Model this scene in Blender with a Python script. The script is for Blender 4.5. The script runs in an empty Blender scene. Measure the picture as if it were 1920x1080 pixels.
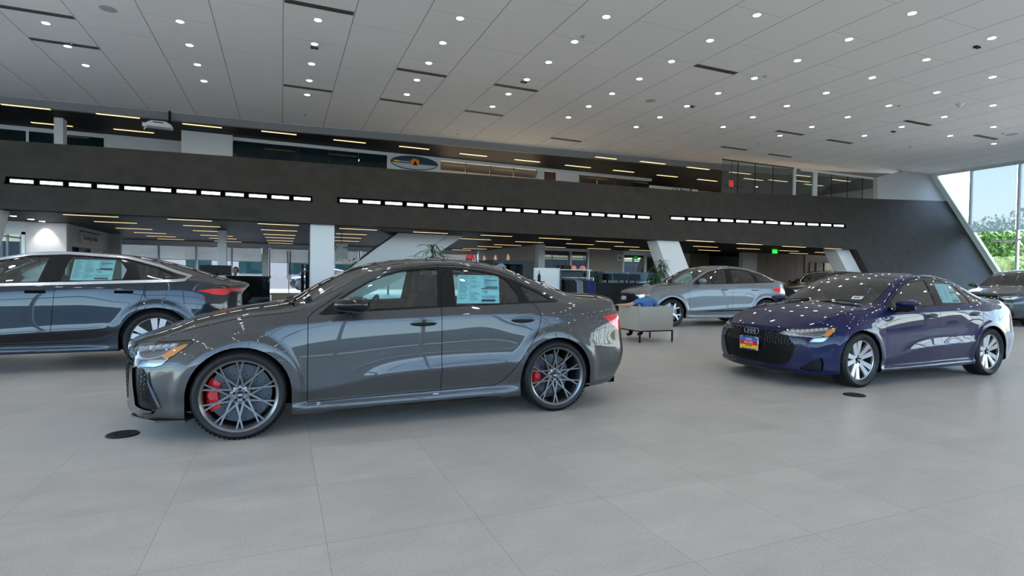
import bpy, bmesh, math, random
import numpy as np
from mathutils import Vector, Matrix, geometry
random.seed(7)
PI = math.pi
scene = bpy.context.scene
COL = scene.collection
# ------------------------------------------------------------------ camera solve
CAM_H = 1.25
YAW, PITCH, ROLL, FPX = .396990515, -.0208109307, .0146472634, 1030.92697
_cy, _sy, _cp, _sp = math.cos(YAW), math.sin(YAW), math.cos(PITCH), math.sin(PITCH)
FWD = Vector((_sy*_cp, _cy*_cp, _sp)); _r = Vector((_cy, -_sy, 0)); _u = _r.cross(FWD)
RGT = _r*math.cos(ROLL) + _u*math.sin(ROLL); UPV = -_r*math.sin(ROLL) + _u*math.cos(ROLL)
def _ray(px, py): return RGT*((px-960)/FPX) + UPV*((540-py)/FPX) + FWD
def at_z(px, py, z=0.0):
    d = _ray(px, py); t = (z-CAM_H)/d.z; return Vector((d.x*t, d.y*t, z))
def at_y(px, py, Y):
    d = _ray(px, py); t = Y/d.y; return Vector((d.x*t, Y, d.z*t+CAM_H))
def at_x(px, py, X):
    d = _ray(px, py); t = X/d.x; return Vector((X, d.y*t, d.z*t+CAM_H))
LEAN_Y0, LEAN_T = 18.9, .57           # big inclined wall: Y = LEAN_Y0 + LEAN_T*(z-1)
def at_lean(px, py):
    d = _ray(px, py); n = Vector((0, 1, -LEAN_T)); c = LEAN_Y0 - LEAN_T
    o = Vector((0, 0, CAM_H)); t = (c - n.dot(o))/n.dot(d); return o + d*t
def lean_y(z): return LEAN_Y0 + LEAN_T*(z-1)
# ------------------------------------------------------------------ object helpers
def link(o): COL.objects.link(o); return o
def tag(o, label=None, cat=None, group=None, kind=None):
    if label: o['label'] = label
    if cat: o['category'] = cat
    if group: o['group'] = group
    if kind: o['kind'] = kind
    return o
def empty(name, loc=(0, 0, 0), rz=0, label=None, cat=None, group=None):
    o = bpy.data.objects.new(name, None); link(o); o.empty_display_size = .1
    o.location = loc; o.rotation_euler = (0, 0, rz); return tag(o, label, cat, group)
def mesh_obj(name, verts, faces, mat, parent=None, smooth=False, normals=None, mats=None, fmat=None):
    me = bpy.data.meshes.new(name); me.from_pydata([tuple(v) for v in verts], [], [tuple(f) for f in faces])
    for m in (mats or [mat]): me.materials.append(m)
    if fmat is not None: me.polygons.foreach_set('material_index', fmat)
    if smooth or normals is not None: me.polygons.foreach_set('use_smooth', [True]*len(me.polygons))
    me.update()
    if normals is not None: me.normals_split_custom_set_from_vertices([tuple(n) for n in normals])
    o = bpy.data.objects.new(name, me); link(o)
    if parent: o.parent = parent
    return o
class MB:
    """collects simple solids into one mesh"""
    def __init__(s): s.v = []; s.f = []; s.m = []; s.cur = 0
    def add(s, vs, fs):
        b = len(s.v); s.v += [tuple(v) for v in vs]; s.f += [tuple(i+b for i in f) for f in fs]; s.m += [s.cur]*len(fs); return s
    def box(s, x0, y0, z0, x1, y1, z1):
        return s.add([(x0,y0,z0),(x1,y0,z0),(x1,y1,z0),(x0,y1,z0),(x0,y0,z1),(x1,y0,z1),(x1,y1,z1),(x0,y1,z1)],
                     [(0,3,2,1),(4,5,6,7),(0,1,5,4),(1,2,6,5),(2,3,7,6),(3,0,4,7)])
    def quad(s, a, b, c, d): return s.add([a, b, c, d], [(0,1,2,3)])
    def prism(s, pts, d):
        """polygon (list of 3D) extruded by vector d"""
        n = len(pts); p = [Vector(q) for q in pts]; d = Vector(d)
        return s.add(p+[q+d for q in p], [tuple(range(n))[::-1], tuple(range(n, 2*n))]+[(i, (i+1)%n, n+(i+1)%n, n+i) for i in range(n)])
    def tube(s, pts, r, n=8, cap=True):
        P = [Vector(p) for p in pts]; rr = r if isinstance(r, (list, tuple)) else [r]*len(P); vs = []
        for i, p in enumerate(P):
            t = (P[min(i+1, len(P)-1)]-P[max(i-1, 0)]).normalized()
            a = t.cross(Vector((0, 0, 1)));
            if a.length < .2: a = t.cross(Vector((1, 0, 0)))
            a.normalize(); b = t.cross(a)
            vs += [p+(a*math.cos(2*PI*k/n)+b*math.sin(2*PI*k/n))*rr[i] for k in range(n)]
        fs = [(i*n+k, i*n+(k+1)%n, (i+1)*n+(k+1)%n, (i+1)*n+k) for i in range(len(P)-1) for k in range(n)]
        if cap: fs += [tuple(range(n))[::-1], tuple((len(P)-1)*n+k for k in range(n))]
        return s.add(vs, fs)
    def lathe(s, prof, n=32, axis='z', c=(0, 0, 0), close=False):
        """prof: list of (radius, height)"""
        vs = []
        for r, h in prof:
            for k in range(n):
                a = 2*PI*k/n; x, y = r*math.cos(a), r*math.sin(a)
                vs.append({'z': (c[0]+x, c[1]+y, c[2]+h), 'y': (c[0]+x, c[1]+h, c[2]+y), 'x': (c[0]+h, c[1]+x, c[2]+y)}[axis])
        m = len(prof); fs = []
        for i in range(m if close else m-1):
            j = (i+1) % m
            fs += [(i*n+k, i*n+(k+1)%n, j*n+(k+1)%n, j*n+k) for k in range(n)]
        return s.add(vs, fs)
    def disc(s, c, r, nrm='z', n=24):
        vs = []
        for k in range(n):
            a = 2*PI*k/n; x, y = r*math.cos(a), r*math.sin(a)
            vs.append({'z': (c[0]+x, c[1]+y, c[2]), 'y': (c[0]+x, c[1], c[2]+y), 'x': (c[0], c[1]+x, c[2]+y)}[nrm])
        return s.add(vs, [tuple(range(n))])
    def build(s, name, mat, parent=None, smooth=False, bevel=0, auto=None, sub=0, seg=2):
        ms = mat if isinstance(mat, (list, tuple)) else [mat]
        me = bpy.data.meshes.new(name); me.from_pydata(s.v, [], s.f)
        for m in ms: me.materials.append(m)
        if len(ms) > 1: me.polygons.foreach_set('material_index', s.m)
        bm = bmesh.new(); bm.from_mesh(me)
        if bevel: bmesh.ops.remove_doubles(bm, verts=bm.verts, dist=1e-5)
        bmesh.ops.recalc_face_normals(bm, faces=bm.faces)
        if bevel: bmesh.ops.bevel(bm, geom=list(bm.edges), offset=bevel, segments=seg, profile=.6, affect='EDGES', clamp_overlap=True)
        if smooth or bevel:
            for f in bm.faces: f.smooth = True
            for e in bm.edges:
                if len(e.link_faces) == 2 and e.calc_face_angle(0) > math.radians(auto or 40): e.smooth = False
        bm.to_mesh(me); bm.free(); me.update()
        o = bpy.data.objects.new(name, me); link(o)
        if parent: o.parent = parent
        if sub:
            md = o.modifiers.new('s', 'SUBSURF'); md.levels = md.render_levels = sub
        return o
# ------------------------------------------------------------------ materials
def newmat(name):
    m = bpy.data.materials.new(name); m.use_nodes = True; nt = m.node_tree
    return m, nt, nt.nodes['Principled BSDF']
def L(nt, a, b): nt.links.new(a, b)
def pbr(name, col, rough=.5, metal=0, coat=0, spec=.5, emit=None, es=1, noise=None, bump=None, coat_r=.03, alpha=None):
    m, nt, b = newmat(name)
    b.inputs['Base Color'].default_value = (*col, 1); b.inputs['Roughness'].default_value = rough
    b.inputs['Metallic'].default_value = metal; b.inputs['Coat Weight'].default_value = coat
    b.inputs['Coat Roughness'].default_value = coat_r; b.inputs['Specular IOR Level'].default_value = spec
    if emit: b.inputs['Emission Color'].default_value = (*emit, 1); b.inputs['Emission Strength'].default_value = es
    if noise:   # (scale, amount)
        tc = nt.nodes.new('ShaderNodeTexCoord'); n = nt.nodes.new('ShaderNodeTexNoise'); n.inputs['Scale'].default_value = noise[0]
        n.inputs['Detail'].default_value = 6; r = nt.nodes.new('ShaderNodeMapRange')
        r.inputs[3].default_value = 1-noise[1]; r.inputs[4].default_value = 1+noise[1]
        r.inputs[1].default_value = .3; r.inputs[2].default_value = .7
        mx = nt.nodes.new('ShaderNodeVectorMath'); mx.operation = 'SCALE'; mx.inputs[0].default_value = col
        L(nt, tc.outputs['Object'], n.inputs['Vector']); L(nt, n.outputs[0], r.inputs[0]); L(nt, r.outputs[0], mx.inputs['Scale']); L(nt, mx.outputs[0], b.inputs['Base Color'])
    if bump:
        tc = nt.nodes.new('ShaderNodeTexCoord'); n = nt.nodes.new('ShaderNodeTexNoise'); n.inputs['Scale'].default_value = bump[0]; n.inputs['Detail'].default_value = 3
        bp = nt.nodes.new('ShaderNodeBump'); bp.inputs['Strength'].default_value = bump[1]; bp.inputs['Distance'].default_value = .01
        L(nt, tc.outputs['Object'], n.inputs['Vector']); L(nt, n.outputs[0], bp.inputs['Height']); L(nt, bp.outputs[0], b.inputs['Normal'])
    return m
def glassmat(name, tint, refl=.08, rough=0.0, ior=1.5):
    """thin sheet glass: tinted see-through plus a Fresnel mirror"""
    m = bpy.data.materials.new(name); m.use_nodes = True; nt = m.node_tree; nt.nodes.clear()
    o = nt.nodes.new('ShaderNodeOutputMaterial'); t = nt.nodes.new('ShaderNodeBsdfTransparent'); t.inputs[0].default_value = (*tint, 1)
    g = nt.nodes.new('ShaderNodeBsdfGlossy'); g.inputs['Roughness'].default_value = rough; g.inputs[0].default_value = (1, 1, 1, 1)
    fr = nt.nodes.new('ShaderNodeFresnel'); fr.inputs[0].default_value = ior
    mm = nt.nodes.new('ShaderNodeMath'); mm.operation = 'MULTIPLY_ADD'; mm.inputs[1].default_value = 1.6; mm.inputs[2].default_value = refl-.06; mm.use_clamp = True
    mx = nt.nodes.new('ShaderNodeMixShader')
    L(nt, fr.outputs[0], mm.inputs[0]); L(nt, mm.outputs[0], mx.inputs[0]); L(nt, t.outputs[0], mx.inputs[1]); L(nt, g.outputs[0], mx.inputs[2]); L(nt, mx.outputs[0], o.inputs[0])
    return m
def emis(name, col, s):
    return pbr(name, (.8, .8, .8), .5, emit=col, es=s)
def lined(m):
    """bare matt lining on the inner side of a shell"""
    nt = m.node_tree; b = nt.nodes['Principled BSDF']; o = [n for n in nt.nodes if n.type == 'OUTPUT_MATERIAL'][0]
    g = nt.nodes.new('ShaderNodeNewGeometry'); d = nt.nodes.new('ShaderNodeBsdfDiffuse'); d.inputs[0].default_value = (.02, .02, .021, 1); x = nt.nodes.new('ShaderNodeMixShader')
    L(nt, g.outputs['Backfacing'], x.inputs[0]); L(nt, b.outputs[0], x.inputs[1]); L(nt, d.outputs[0], x.inputs[2]); L(nt, x.outputs[0], o.inputs[0])
def paint(name, col, metal=.55, rough=.32):
    m = pbr(name, col, rough, metal, coat=1, coat_r=.012, spec=.12)
    lined(m); return m
M = {}
M['rubber'] = pbr('tyre_rubber', (.006, .0065, .008), .6, noise=(30, .15))
M['black'] = pbr('black_plastic', (.004, .0042, .005), .5, spec=.25)
M['gloss'] = pbr('gloss_black', (.002, .0025, .003), .12, coat=.8, spec=.1)
M['liner'] = pbr('dark_liner', (.003, .003, .0035), .9, spec=.05)
M['chrome'] = pbr('chrome', (.85, .87, .9), .2, .9)
M['rimgrey'] = pbr('rim_dark_grey_metal', (.21, .21, .215), .26, .9)
M['rimsilver'] = pbr('rim_machined_silver', (.70, .71, .73), .25, .85)
M['rimblack'] = pbr('rim_black', (.02, .022, .025), .3, .3)
M['disc'] = pbr('brake_disc_steel', (.32, .33, .35), .35, .9)
M['discdark'] = pbr('brake_disc_ceramic', (.10, .11, .125), .4, .6)
M['red'] = pbr('red_caliper', (.75, .012, .015), .25, coat=.6)
M['redlens'] = pbr('red_tail_lens', (.65, .01, .02), .12, coat=1, emit=(.8, .01, .02), es=.05)
lined(M['redlens'])
M['amber'] = pbr('amber_lens', (.95, .34, .01), .2, coat=1)
M['lampin'] = pbr('lamp_reflector', (.55, .57, .6), .18, .8)
M['lampdark'] = pbr('lamp_housing_dark', (.20, .21, .22), .22, .8)
M['carglass'] = glassmat('car_glass', (.62, .80, .77), .10)
M['lampglass'] = glassmat('lamp_cover_glass', (.93, .95, .97), .10)
M['darkglass'] = glassmat('privacy_glass', (.12, .18, .17), .10)
M['leather'] = pbr('dark_seat_leather', (.015, .014, .014), .6, spec=.3)
M['trimint'] = pbr('interior_trim', (.014, .014, .015), .7, spec=.2)
M['frameglow'] = pbr('lamp_bar_silver', (.75, .78, .82), .3, .3)
M['white'] = pbr('white_print_paper', (.78, .80, .80), .6)
SKY, SUNK, EXPO = .95, 4.0, .5
# ------------------------------------------------------------------ car body builder
def pchip(pts):
    xs = np.array([p[0] for p in pts], float); ys = np.array([p[1] for p in pts], float)
    h = np.diff(xs); d = np.diff(ys)/h; n = len(xs); m = np.zeros(n)
    if n == 2: m[:] = d[0]
    else:
        for i in range(1, n-1):
            if d[i-1]*d[i] > 0:
                w1 = 2*h[i]+h[i-1]; w2 = h[i]+2*h[i-1]; m[i] = (w1+w2)/(w1/d[i-1]+w2/d[i])
        m[0] = d[0]; m[-1] = d[-1]
    def f(x):
        x = min(max(x, xs[0]), xs[-1]); i = int(min(max(np.searchsorted(xs, x)-1, 0), n-2)); t = (x-xs[i])/h[i]
        return float((1+2*t)*(1-t)**2*ys[i]+t*(1-t)**2*h[i]*m[i]+t*t*(3-2*t)*ys[i+1]+t*t*(t-1)*h[i]*m[i+1])
    return f
FR = [0, .30, .58, .83, 1.0]
def build_cage(S):
    """returns verts, faces, creases for the half car (y>=0)"""
    st = S['stations']; R = len(S['rows']); NI = len(st); NJ = 5
    V = []; idx = {}
    def put(key, p):
        idx[key] = len(V); V.append(p)
    rows = [(pchip(r[0]), pchip(r[1])) for r in S['rows']]      # z(x), y(x)
    zc = pchip(S['zc'])
    side = {}
    for i, x in enumerate(st):
        for k in range(R):
            xx = x
            if i == 0: xx = S['fcx'][k]
            if i == NI-1: xx = S['rcx'][k]
            side[i, k] = (xx, rows[k][1](xx), rows[k][0](xx))
    for i in range(NI):
        for k in range(R): put(('S', i, k), side[i, k])
    for tagc, ii, cx, cz in (('F', 0, S['fx'], S['fz']), ('B', NI-1, S['rx'], S['rz'])):
        for k in range(R):
            for j in range(NJ-1):
                f = FR[j]; sx, sy, sz = side[ii, k]; g = f**S.get('wrap', 2.4)
                put((tagc, k, j), (cx[k]+(sx-cx[k])*g, sy*f, cz[k]+(sz-cz[k])*f**1.5))
            idx[tagc, k, NJ-1] = idx['S', ii, k]
    for i in range(1, NI-1):
        sx, sy, sz = side[i, R-1]; c = zc(st[i])
        for j in range(NJ-1):
            f = FR[j]; put(('T', i, j), (sx, sy*f, c+(sz-c)*f**S.get('crown', 2.3)))
        idx['T', i, NJ-1] = idx['S', i, R-1]
    for j in range(NJ): idx['T', 0, j] = idx['F', R-1, j]; idx['T', NI-1, j] = idx['B', R-1, j]
    F = []
    for i in range(NI-1):
        for k in range(R-1): F.append((idx['S', i, k], idx['S', i+1, k], idx['S', i+1, k+1], idx['S', i, k+1]))
        for j in range(NJ-1): F.append((idx['T', i, j], idx['T', i, j+1], idx['T', i+1, j+1], idx['T', i+1, j]))
    for k in range(R-1):
        for j in range(NJ-1):
            F.append((idx['F', k, j], idx['F', k, j+1], idx['F', k+1, j+1], idx['F', k+1, j]))
            F.append((idx['B', k, j], idx['B', k+1, j], idx['B', k+1, j+1], idx['B', k, j+1]))
    cr = {}
    for k, x0, x1, w in S.get('crease', []):
        for i in range(NI-1):
            if st[i] >= x0-1e-6 and st[i+1] <= x1+1e-6: cr[tuple(sorted((idx['S', i, k], idx['S', i+1, k])))] = w
    return V, F, cr
def dense_body(S, level):
    V, F, cr = build_cage(S); n = len(V)
    V = np.array(V, float); mir = {}; V2 = list(map(tuple, V)); mid = list(range(n))
    for i, p in enumerate(V):
        if abs(p[1]) > 1e-6: mid[i] = len(V2); V2.append((p[0], -p[1], p[2]))
    F2 = F+[tuple(mid[i] for i in f)[::-1] for f in F]
    cr2 = dict(cr)
    for (a, b), w in cr.items(): cr2[tuple(sorted((mid[a], mid[b])))] = w
    target = np.array(V2); cage = target.copy()
    def run(P, lv):
        me = bpy.data.meshes.new('tmp'); me.from_pydata([tuple(p) for p in P], [], F2)
        at = me.attributes.new('crease_edge', 'FLOAT', 'EDGE')
        for e in me.edges:
            w = cr2.get(tuple(sorted(e.vertices)))
            if w: at.data[e.index].value = w
        o = bpy.data.objects.new('tmp', me); link(o); md = o.modifiers.new('s', 'SUBSURF'); md.levels = lv; md.render_levels = lv
        bpy.context.view_layer.update(); dg = bpy.context.evaluated_depsgraph_get()
        m2 = bpy.data.meshes.new_from_object(o.evaluated_get(dg)); bpy.data.objects.remove(o); bpy.data.meshes.remove(me)
        P2 = np.zeros(len(m2.vertices)*3); m2.vertices.foreach_get('co', P2); P2 = P2.reshape(-1, 3)
        fs = [tuple(p.vertices) for p in m2.polygons]; bpy.data.meshes.remove(m2)
        return P2, fs
    for _ in range(3):
        P2, _f = run(cage, 1); d = target-P2[:len(target)]; cage += d*.9
    P, fs = run(cage, level)
    P = S['shape'](P) if 'shape' in S else P
    # vertex normals
    N = np.zeros_like(P); fa = np.array(fs)
    a = P[fa[:, 2]]-P[fa[:, 0]]; b = P[fa[:, 3]]-P[fa[:, 1]]; fn = np.cross(a, b)
    for c in range(4): np.add.at(N, fa[:, c], fn)
    N /= np.maximum(np.linalg.norm(N, axis=1, keepdims=True), 1e-9)
    if (N[:, 2]*(P[:, 2] > P[:, 2].max()-.05)).sum() < 0: N = -N; fs = [f[::-1] for f in fs]
    keep = [f for f in fs if P[list(f), 1].mean() > 0]
    used = sorted({i for f in keep for i in f}); mp = {u: i for i, u in enumerate(used)}
    P = P[used]; N = N[used]
    N[np.abs(P[:, 1]) < 1e-5, 1] = 0
    return P, N, [tuple(mp[i] for i in f) for f in keep]
class Cutter:
    def __init__(s, P, N, F):
        s.P = [tuple(p) for p in P]; s.N = [tuple(n) for n in N]; s.F = list(F); s.T = ['body']*len(F)
    def proj(s, kind, i):
        x, y, z = s.P[i]
        return {'side': (x, z), 'top': (x, y), 'front': (y, z), 'fc': (x+y, z), 'rc': (y-x, z)}[kind]
    def cut(s, poly, kind, name, flt=None, only=None):
        poly = [tuple(p) for p in poly]; n = len(poly)
        if callable(flt): ok = flt
        else: ok = lambda c, nn: True
        x0 = min(p[0] for p in poly); x1 = max(p[0] for p in poly); y0 = min(p[1] for p in poly); y1 = max(p[1] for p in poly)
        cand = []; rest = []; restT = []; candT = []
        pc = {}
        def pr(i):
            if i not in pc: pc[i] = s.proj(kind, i)
            return pc[i]
        for f, t in zip(s.F, s.T):
            q = [pr(i) for i in f]
            if (only is not None and t not in only) or max(a[0] for a in q) < x0 or min(a[0] for a in q) > x1 or max(a[1] for a in q) < y0 or min(a[1] for a in q) > y1:
                rest.append(f); restT.append(t); continue
            c = [sum(s.P[i][k] for i in f)/len(f) for k in range(3)]; nn = [sum(s.N[i][k] for i in f)/len(f) for k in range(3)]
            if not ok(c, nn): rest.append(f); restT.append(t)
            else: cand.append(f); candT.append(t)
        for e in range(n):
            a = poly[e]; b = poly[(e+1) % n]; dx, dy = b[0]-a[0], b[1]-a[1]; L2 = dx*dx+dy*dy
            if L2 < 1e-12: continue
            cache = {}; nf = []; nt = []
            for f, t in zip(cand, candT):
                q = [pr(i) for i in f]
                sd = [(p[0]-a[0])*dy-(p[1]-a[1])*dx for p in q]
                eps = 1e-7
                if all(v > -eps for v in sd) or all(v < eps for v in sd): nf.append(f); nt.append(t); continue
                ts = []
                m = len(f)
                for k in range(m):
                    k2 = (k+1) % m
                    if (sd[k] > 0) != (sd[k2] > 0):
                        w = sd[k]/(sd[k]-sd[k2]); px = q[k][0]+(q[k2][0]-q[k][0])*w; py = q[k][1]+(q[k2][1]-q[k][1])*w
                        ts.append(((px-a[0])*dx+(py-a[1])*dy)/L2)
                if not ts or max(ts) < -1e-6 or min(ts) > 1+1e-6: nf.append(f); nt.append(t); continue
                A = []; B = []
                for k in range(m):
                    k2 = (k+1) % m
                    if sd[k] >= 0: A.append(f[k])
                    if sd[k] <= 0: B.append(f[k])
                    if (sd[k] > 0 and sd[k2] < 0) or (sd[k] < 0 and sd[k2] > 0):
                        key = (min(f[k], f[k2]), max(f[k], f[k2]))
                        if key not in cache:
                            w = sd[k]/(sd[k]-sd[k2]); p, r = s.P[f[k]], s.P[f[k2]]; np_, nr = s.N[f[k]], s.N[f[k2]]
                            cache[key] = len(s.P); s.P.append(tuple(p[c]+(r[c]-p[c])*w for c in range(3)))
                            s.N.append(tuple(np_[c]+(nr[c]-np_[c])*w for c in range(3)))
                        A.append(cache[key]); B.append(cache[key])
                if len(A) > 2: nf.append(tuple(A)); nt.append(t)
                if len(B) > 2: nf.append(tuple(B)); nt.append(t)
            cand, candT = nf, nt
        def inside(p):
            r = False; j = n-1
            for i in range(n):
                if (poly[i][1] > p[1]) != (poly[j][1] > p[1]) and p[0] < (poly[j][0]-poly[i][0])*(p[1]-poly[i][1])/(poly[j][1]-poly[i][1])+poly[i][0]: r = not r
                j = i
            return r
        for k, f in enumerate(cand):
            q = [pr(i) for i in f]; c = (sum(p[0] for p in q)/len(q), sum(p[1] for p in q)/len(q))
            if inside(c): candT[k] = name(candT[k]) if callable(name) else name
        s.F = rest+cand; s.T = restT+candT
    def get(s, names):
        return [f for f, t in zip(s.F, s.T) if t in names]
def offset_poly(poly, d):
    """positive d grows a polygon"""
    n = len(poly); ar = sum(poly[i][0]*poly[(i+1) % n][1]-poly[(i+1) % n][0]*poly[i][1] for i in range(n)); sg = 1 if ar > 0 else -1
    out = []
    for i in range(n):
        p0, p1, p2 = Vector(poly[i-1]), Vector(poly[i]), Vector(poly[(i+1) % n])
        a = (p1-p0).normalized(); b = (p2-p1).normalized(); na = Vector((a.y, -a.x))*sg; nb = Vector((b.y, -b.x))*sg
        m = na+nb; m = m/max(m.length_squared/2, .35) if m.length > 1e-6 else na
        out.append(tuple(p1+m*d))
    return out
def roundpoly(poly, r, n=4):
    """poly of (x,y) or (x,y,r) with rounded corners"""
    out = []; m = len(poly)
    for i in range(m):
        p = Vector(poly[i][:2]); a = Vector(poly[i-1][:2]); b = Vector(poly[(i+1) % m][:2]); rr = poly[i][2] if len(poly[i]) > 2 else r
        da = (a-p); db = (b-p); t = min(rr, da.length*.45, db.length*.45)
        if t < 1e-4: out.append(tuple(p)); continue
        A = p+da.normalized()*t; B = p+db.normalized()*t
        for k in range(n+1):
            u = k/n; out.append(tuple(A*(1-u)**2+p*2*u*(1-u)+B*u*u))
    return out
def circle(cx, cz, r, n=40): return [(cx+r*math.cos(2*PI*k/n), cz+r*math.sin(2*PI*k/n)) for k in range(n)]
def emit_part(C, name, faces, mat, parent, side, off=0.0, solid=0.0):
    """side: 'both' one mesh of two mirrored halves, +1/-1 one side. off pushes along the normal"""
    used = sorted({i for f in faces for i in f})
    if not used: return None
    mp = {u: i for i, u in enumerate(used)}
    P = np.array([C.P[u] for u in used]); N = np.array([C.N[u] for u in used]); N /= np.maximum(np.linalg.norm(N, axis=1, keepdims=True), 1e-9)
    P = P+N*off
    F = [tuple(mp[i] for i in f) for f in faces]
    n = len(P)
    def mirr(P): Q = P.copy(); Q[:, 1] *= -1; return Q
    if side == 'both':
        allP = np.vstack([P, mirr(P)]); allN = np.vstack([N, mirr(N)]); allF = F+[tuple(i+n for i in f)[::-1] for f in F]
        # weld centre line
        for i in range(n):
            if abs(P[i, 1]) < 2e-4: allP[i, 1] = 0; allP[n+i, 1] = 0
    elif side > 0: allP, allN, allF = P, N, F
    else: allP, allN, allF = mirr(P), mirr(N), [f[::-1] for f in F]
    return mesh_obj(name, allP, allF, mat, parent, normals=allN)
def surf_y(C, x, z, side_only=True):
    """outer surface half width at (x,z): nearest vertex on the flank"""
    best = None; bd = 9
    for p in C.P:
        d = (p[0]-x)**2+(p[2]-z)**2
        if d < bd and p[1] > .3: bd = d; best = p[1]
    return best
from mathutils.bvhtree import BVHTree
# ------------------------------------------------------------------ wheels (axis = y, outer face toward +y)
def spoke(mb, a0, r0, a1, r1, w0, w1, y0, y1, t, ch=.3):
    """bar from polar (a0,r0) to (a1,r1) in the wheel plane, width w, face height y, thickness t, chamfered sides"""
    p = Vector((r0*math.cos(a0), 0, r0*math.sin(a0))); q = Vector((r1*math.cos(a1), 0, r1*math.sin(a1)))
    d = (q-p).normalized(); n = Vector((-d.z, 0, d.x)); vs = []
    for c, w, y in ((p, w0, y0), (q, w1, y1)):
        for sx, dy in ((-.5, -t), (-.5, -t*.25), (-.5+ch*.5, 0), (.5-ch*.5, 0), (.5, -t*.25), (.5, -t)):
            vs.append(c+n*sx*w+Vector((0, y+dy, 0)))
    fs = [(k, (k+1) % 6, 6+(k+1) % 6, 6+k) for k in range(6)]+[(0, 1, 2, 3, 4, 5)[::-1], (6, 7, 8, 9, 10, 11)]
    mb.add(vs, fs)
WHEELS = {}
def wheel_proto(style, Rt, Rr, W, parent, rim, caliper=None, disc='disc', rear=False):
    h = W/2; tr = Rt
    mb = MB()
    # barrel and lip
    mb.lathe([(Rr-.018, -h+.02), (Rr-.02, h-.06), (Rr-.012, h-.012), (Rr+.004, h-.002), (Rr+.008, h-.008), (Rr+.006, h-.02), (Rr+.004, -h+.02)], 64, 'y')
    rimw = mb
    sp = MB(); face2 = MB()
    yo = h-.022
    if style == 'cross':
        sp.lathe([(0, yo-.035), (.05, yo-.03), (.072, yo-.038), (.078, yo-.06), (.02, yo-.1)], 40, 'y')
        for k in range(10):
            a = 2*PI*k/10+PI/2+PI/10
            for s in (-1, 1):
                a1 = a+s*math.radians(23)
                spoke(sp, a-s*math.radians(8), .060, a1, Rr-.006, .021, .0145, yo-.030, yo-.002, .030, ch=.25)
        for k in range(20): pass
        sp.lathe([(Rr-.016, yo-.03), (Rr-.016, yo-.004), (Rr-.004, yo+.004), (Rr-.002, yo-.02)], 64, 'y')
    elif style == 'twin5':
        sp.lathe([(0, yo-.04), (.055, yo-.032), (.075, yo-.045), (.078, yo-.08)], 40, 'y')
        for k in range(5):
            a = 2*PI*k/5+PI/2+.25
            for s in (-1, 1):
                sp.cur = 0
                spoke(sp, a+s*math.radians(17), .055, a+s*math.radians(13.5), Rr-.004, .044, .076, yo-.034, yo-.002, .035, ch=.12)
        sp.lathe([(Rr-.020, yo-.03), (Rr-.020, yo-.006), (Rr-.012, yo+.002), (Rr-.001, yo+.006), (Rr+.001, yo-.01)], 64, 'y')
    elif style == 'aero':
        sp.lathe([(0, yo-.03), (.06, yo-.026), (.085, yo-.035), (.09, yo-.07)], 40, 'y')
        for k in range(5):
            a = 2*PI*k/5+PI/2-.10
            for s in (-1, 1): spoke(sp, a+s*math.radians(20), .055, a+s*math.radians(11), Rr-.004, .045, .085, yo-.03, yo-.006, .03, ch=.08)
        sp.lathe([(Rr-.02, yo-.03), (Rr-.02, yo-.003), (Rr-.004, yo+.004)], 64, 'y')
        for k in range(5):
            a = 2*PI*k/5+PI/2-.10+PI/5
            spoke(face2, a, .07, a, Rr-.01, .10, .20, yo-.05, yo-.03, .02, ch=.1)
    elif style == 'star5':
        sp.lathe([(0, yo-.03), (.06, yo-.026), (.08, yo-.035), (.085, yo-.07)], 40, 'y')
        for k in range(5):
            a = 2*PI*k/5+PI/2+.5
            spoke(sp, a, .05, a, Rr*.62, .075, .05, yo-.03, yo-.012, .04)
            for s in (-1, 1): spoke(sp, a, Rr*.55, a+s*math.radians(17), Rr-.004, .045, .04, yo-.014, yo-.004, .035)
        sp.lathe([(Rr-.016, yo-.03), (Rr-.016, yo-.003), (Rr-.004, yo+.004)], 64, 'y')
    barrel_mat = 'rimblack' if style in ('twin5', 'aero', 'star5') else 'rimgrey'
    w = rimw.build('wheel', M[barrel_mat], parent, smooth=True)
    def sub(mbx, nm, mt, **k):
        o = mbx.build(nm, mt, w, **k); return o
    sub(sp, 'spokes', M[rim], smooth=True, auto=25)
    if face2.v: sub(face2, 'aero_insert', M['gloss'])
    # tyre
    t = MB(); sh = .026
    t.lathe([(Rr-.004, -h+.004), (Rr+.01, -h-.004), ((Rr+tr)/2, -h-.008), (tr-sh, -h+.004), (tr-.006, -h+.024), (tr, -h+.045),
             (tr, -.062), (tr-.007, -.060), (tr-.007, -.052), (tr, -.050), (tr, -.006), (tr-.007, -.004), (tr-.007, .004), (tr, .006), (tr, .050), (tr-.007, .052), (tr-.007, .060), (tr, .062),
             (tr, h-.045), (tr-.006, h-.024), (tr-sh, h-.004), ((Rr+tr)/2+.006, h+.006), ((Rr+tr)/2, h+.0085), ((Rr+tr)/2-.006, h+.006), (Rr+.012, h+.003), (Rr+.004, h-.004), (Rr-.004, h-.012)], 72, 'y')
    n = 60
    for k in range(n):      # tread shoulder blocks
        a = 2*PI*k/n; r = tr-.0015
        for s in (-1, 1):
            c = Vector((r*math.cos(a), s*(h-.035), r*math.sin(a))); e = Vector((-math.sin(a), 0, math.cos(a)))*.011; rad = Vector((math.cos(a), 0, math.sin(a)))*.0022; yv = Vector((0, .022, 0))
            t.add([c-e-yv, c+e-yv, c+e+yv, c-e+yv, c-e-yv+rad, c+e-yv+rad, c+e+yv+rad*.3, c-e+yv+rad*.3], [(4,5,6,7), (0,1,5,4), (1,2,6,5), (2,3,7,6), (3,0,4,7)])
    sub(t, 'tyre', M['rubber'], smooth=True, auto=35)
    rd = Rr*(.83 if not rear else .70); d = MB()
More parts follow.
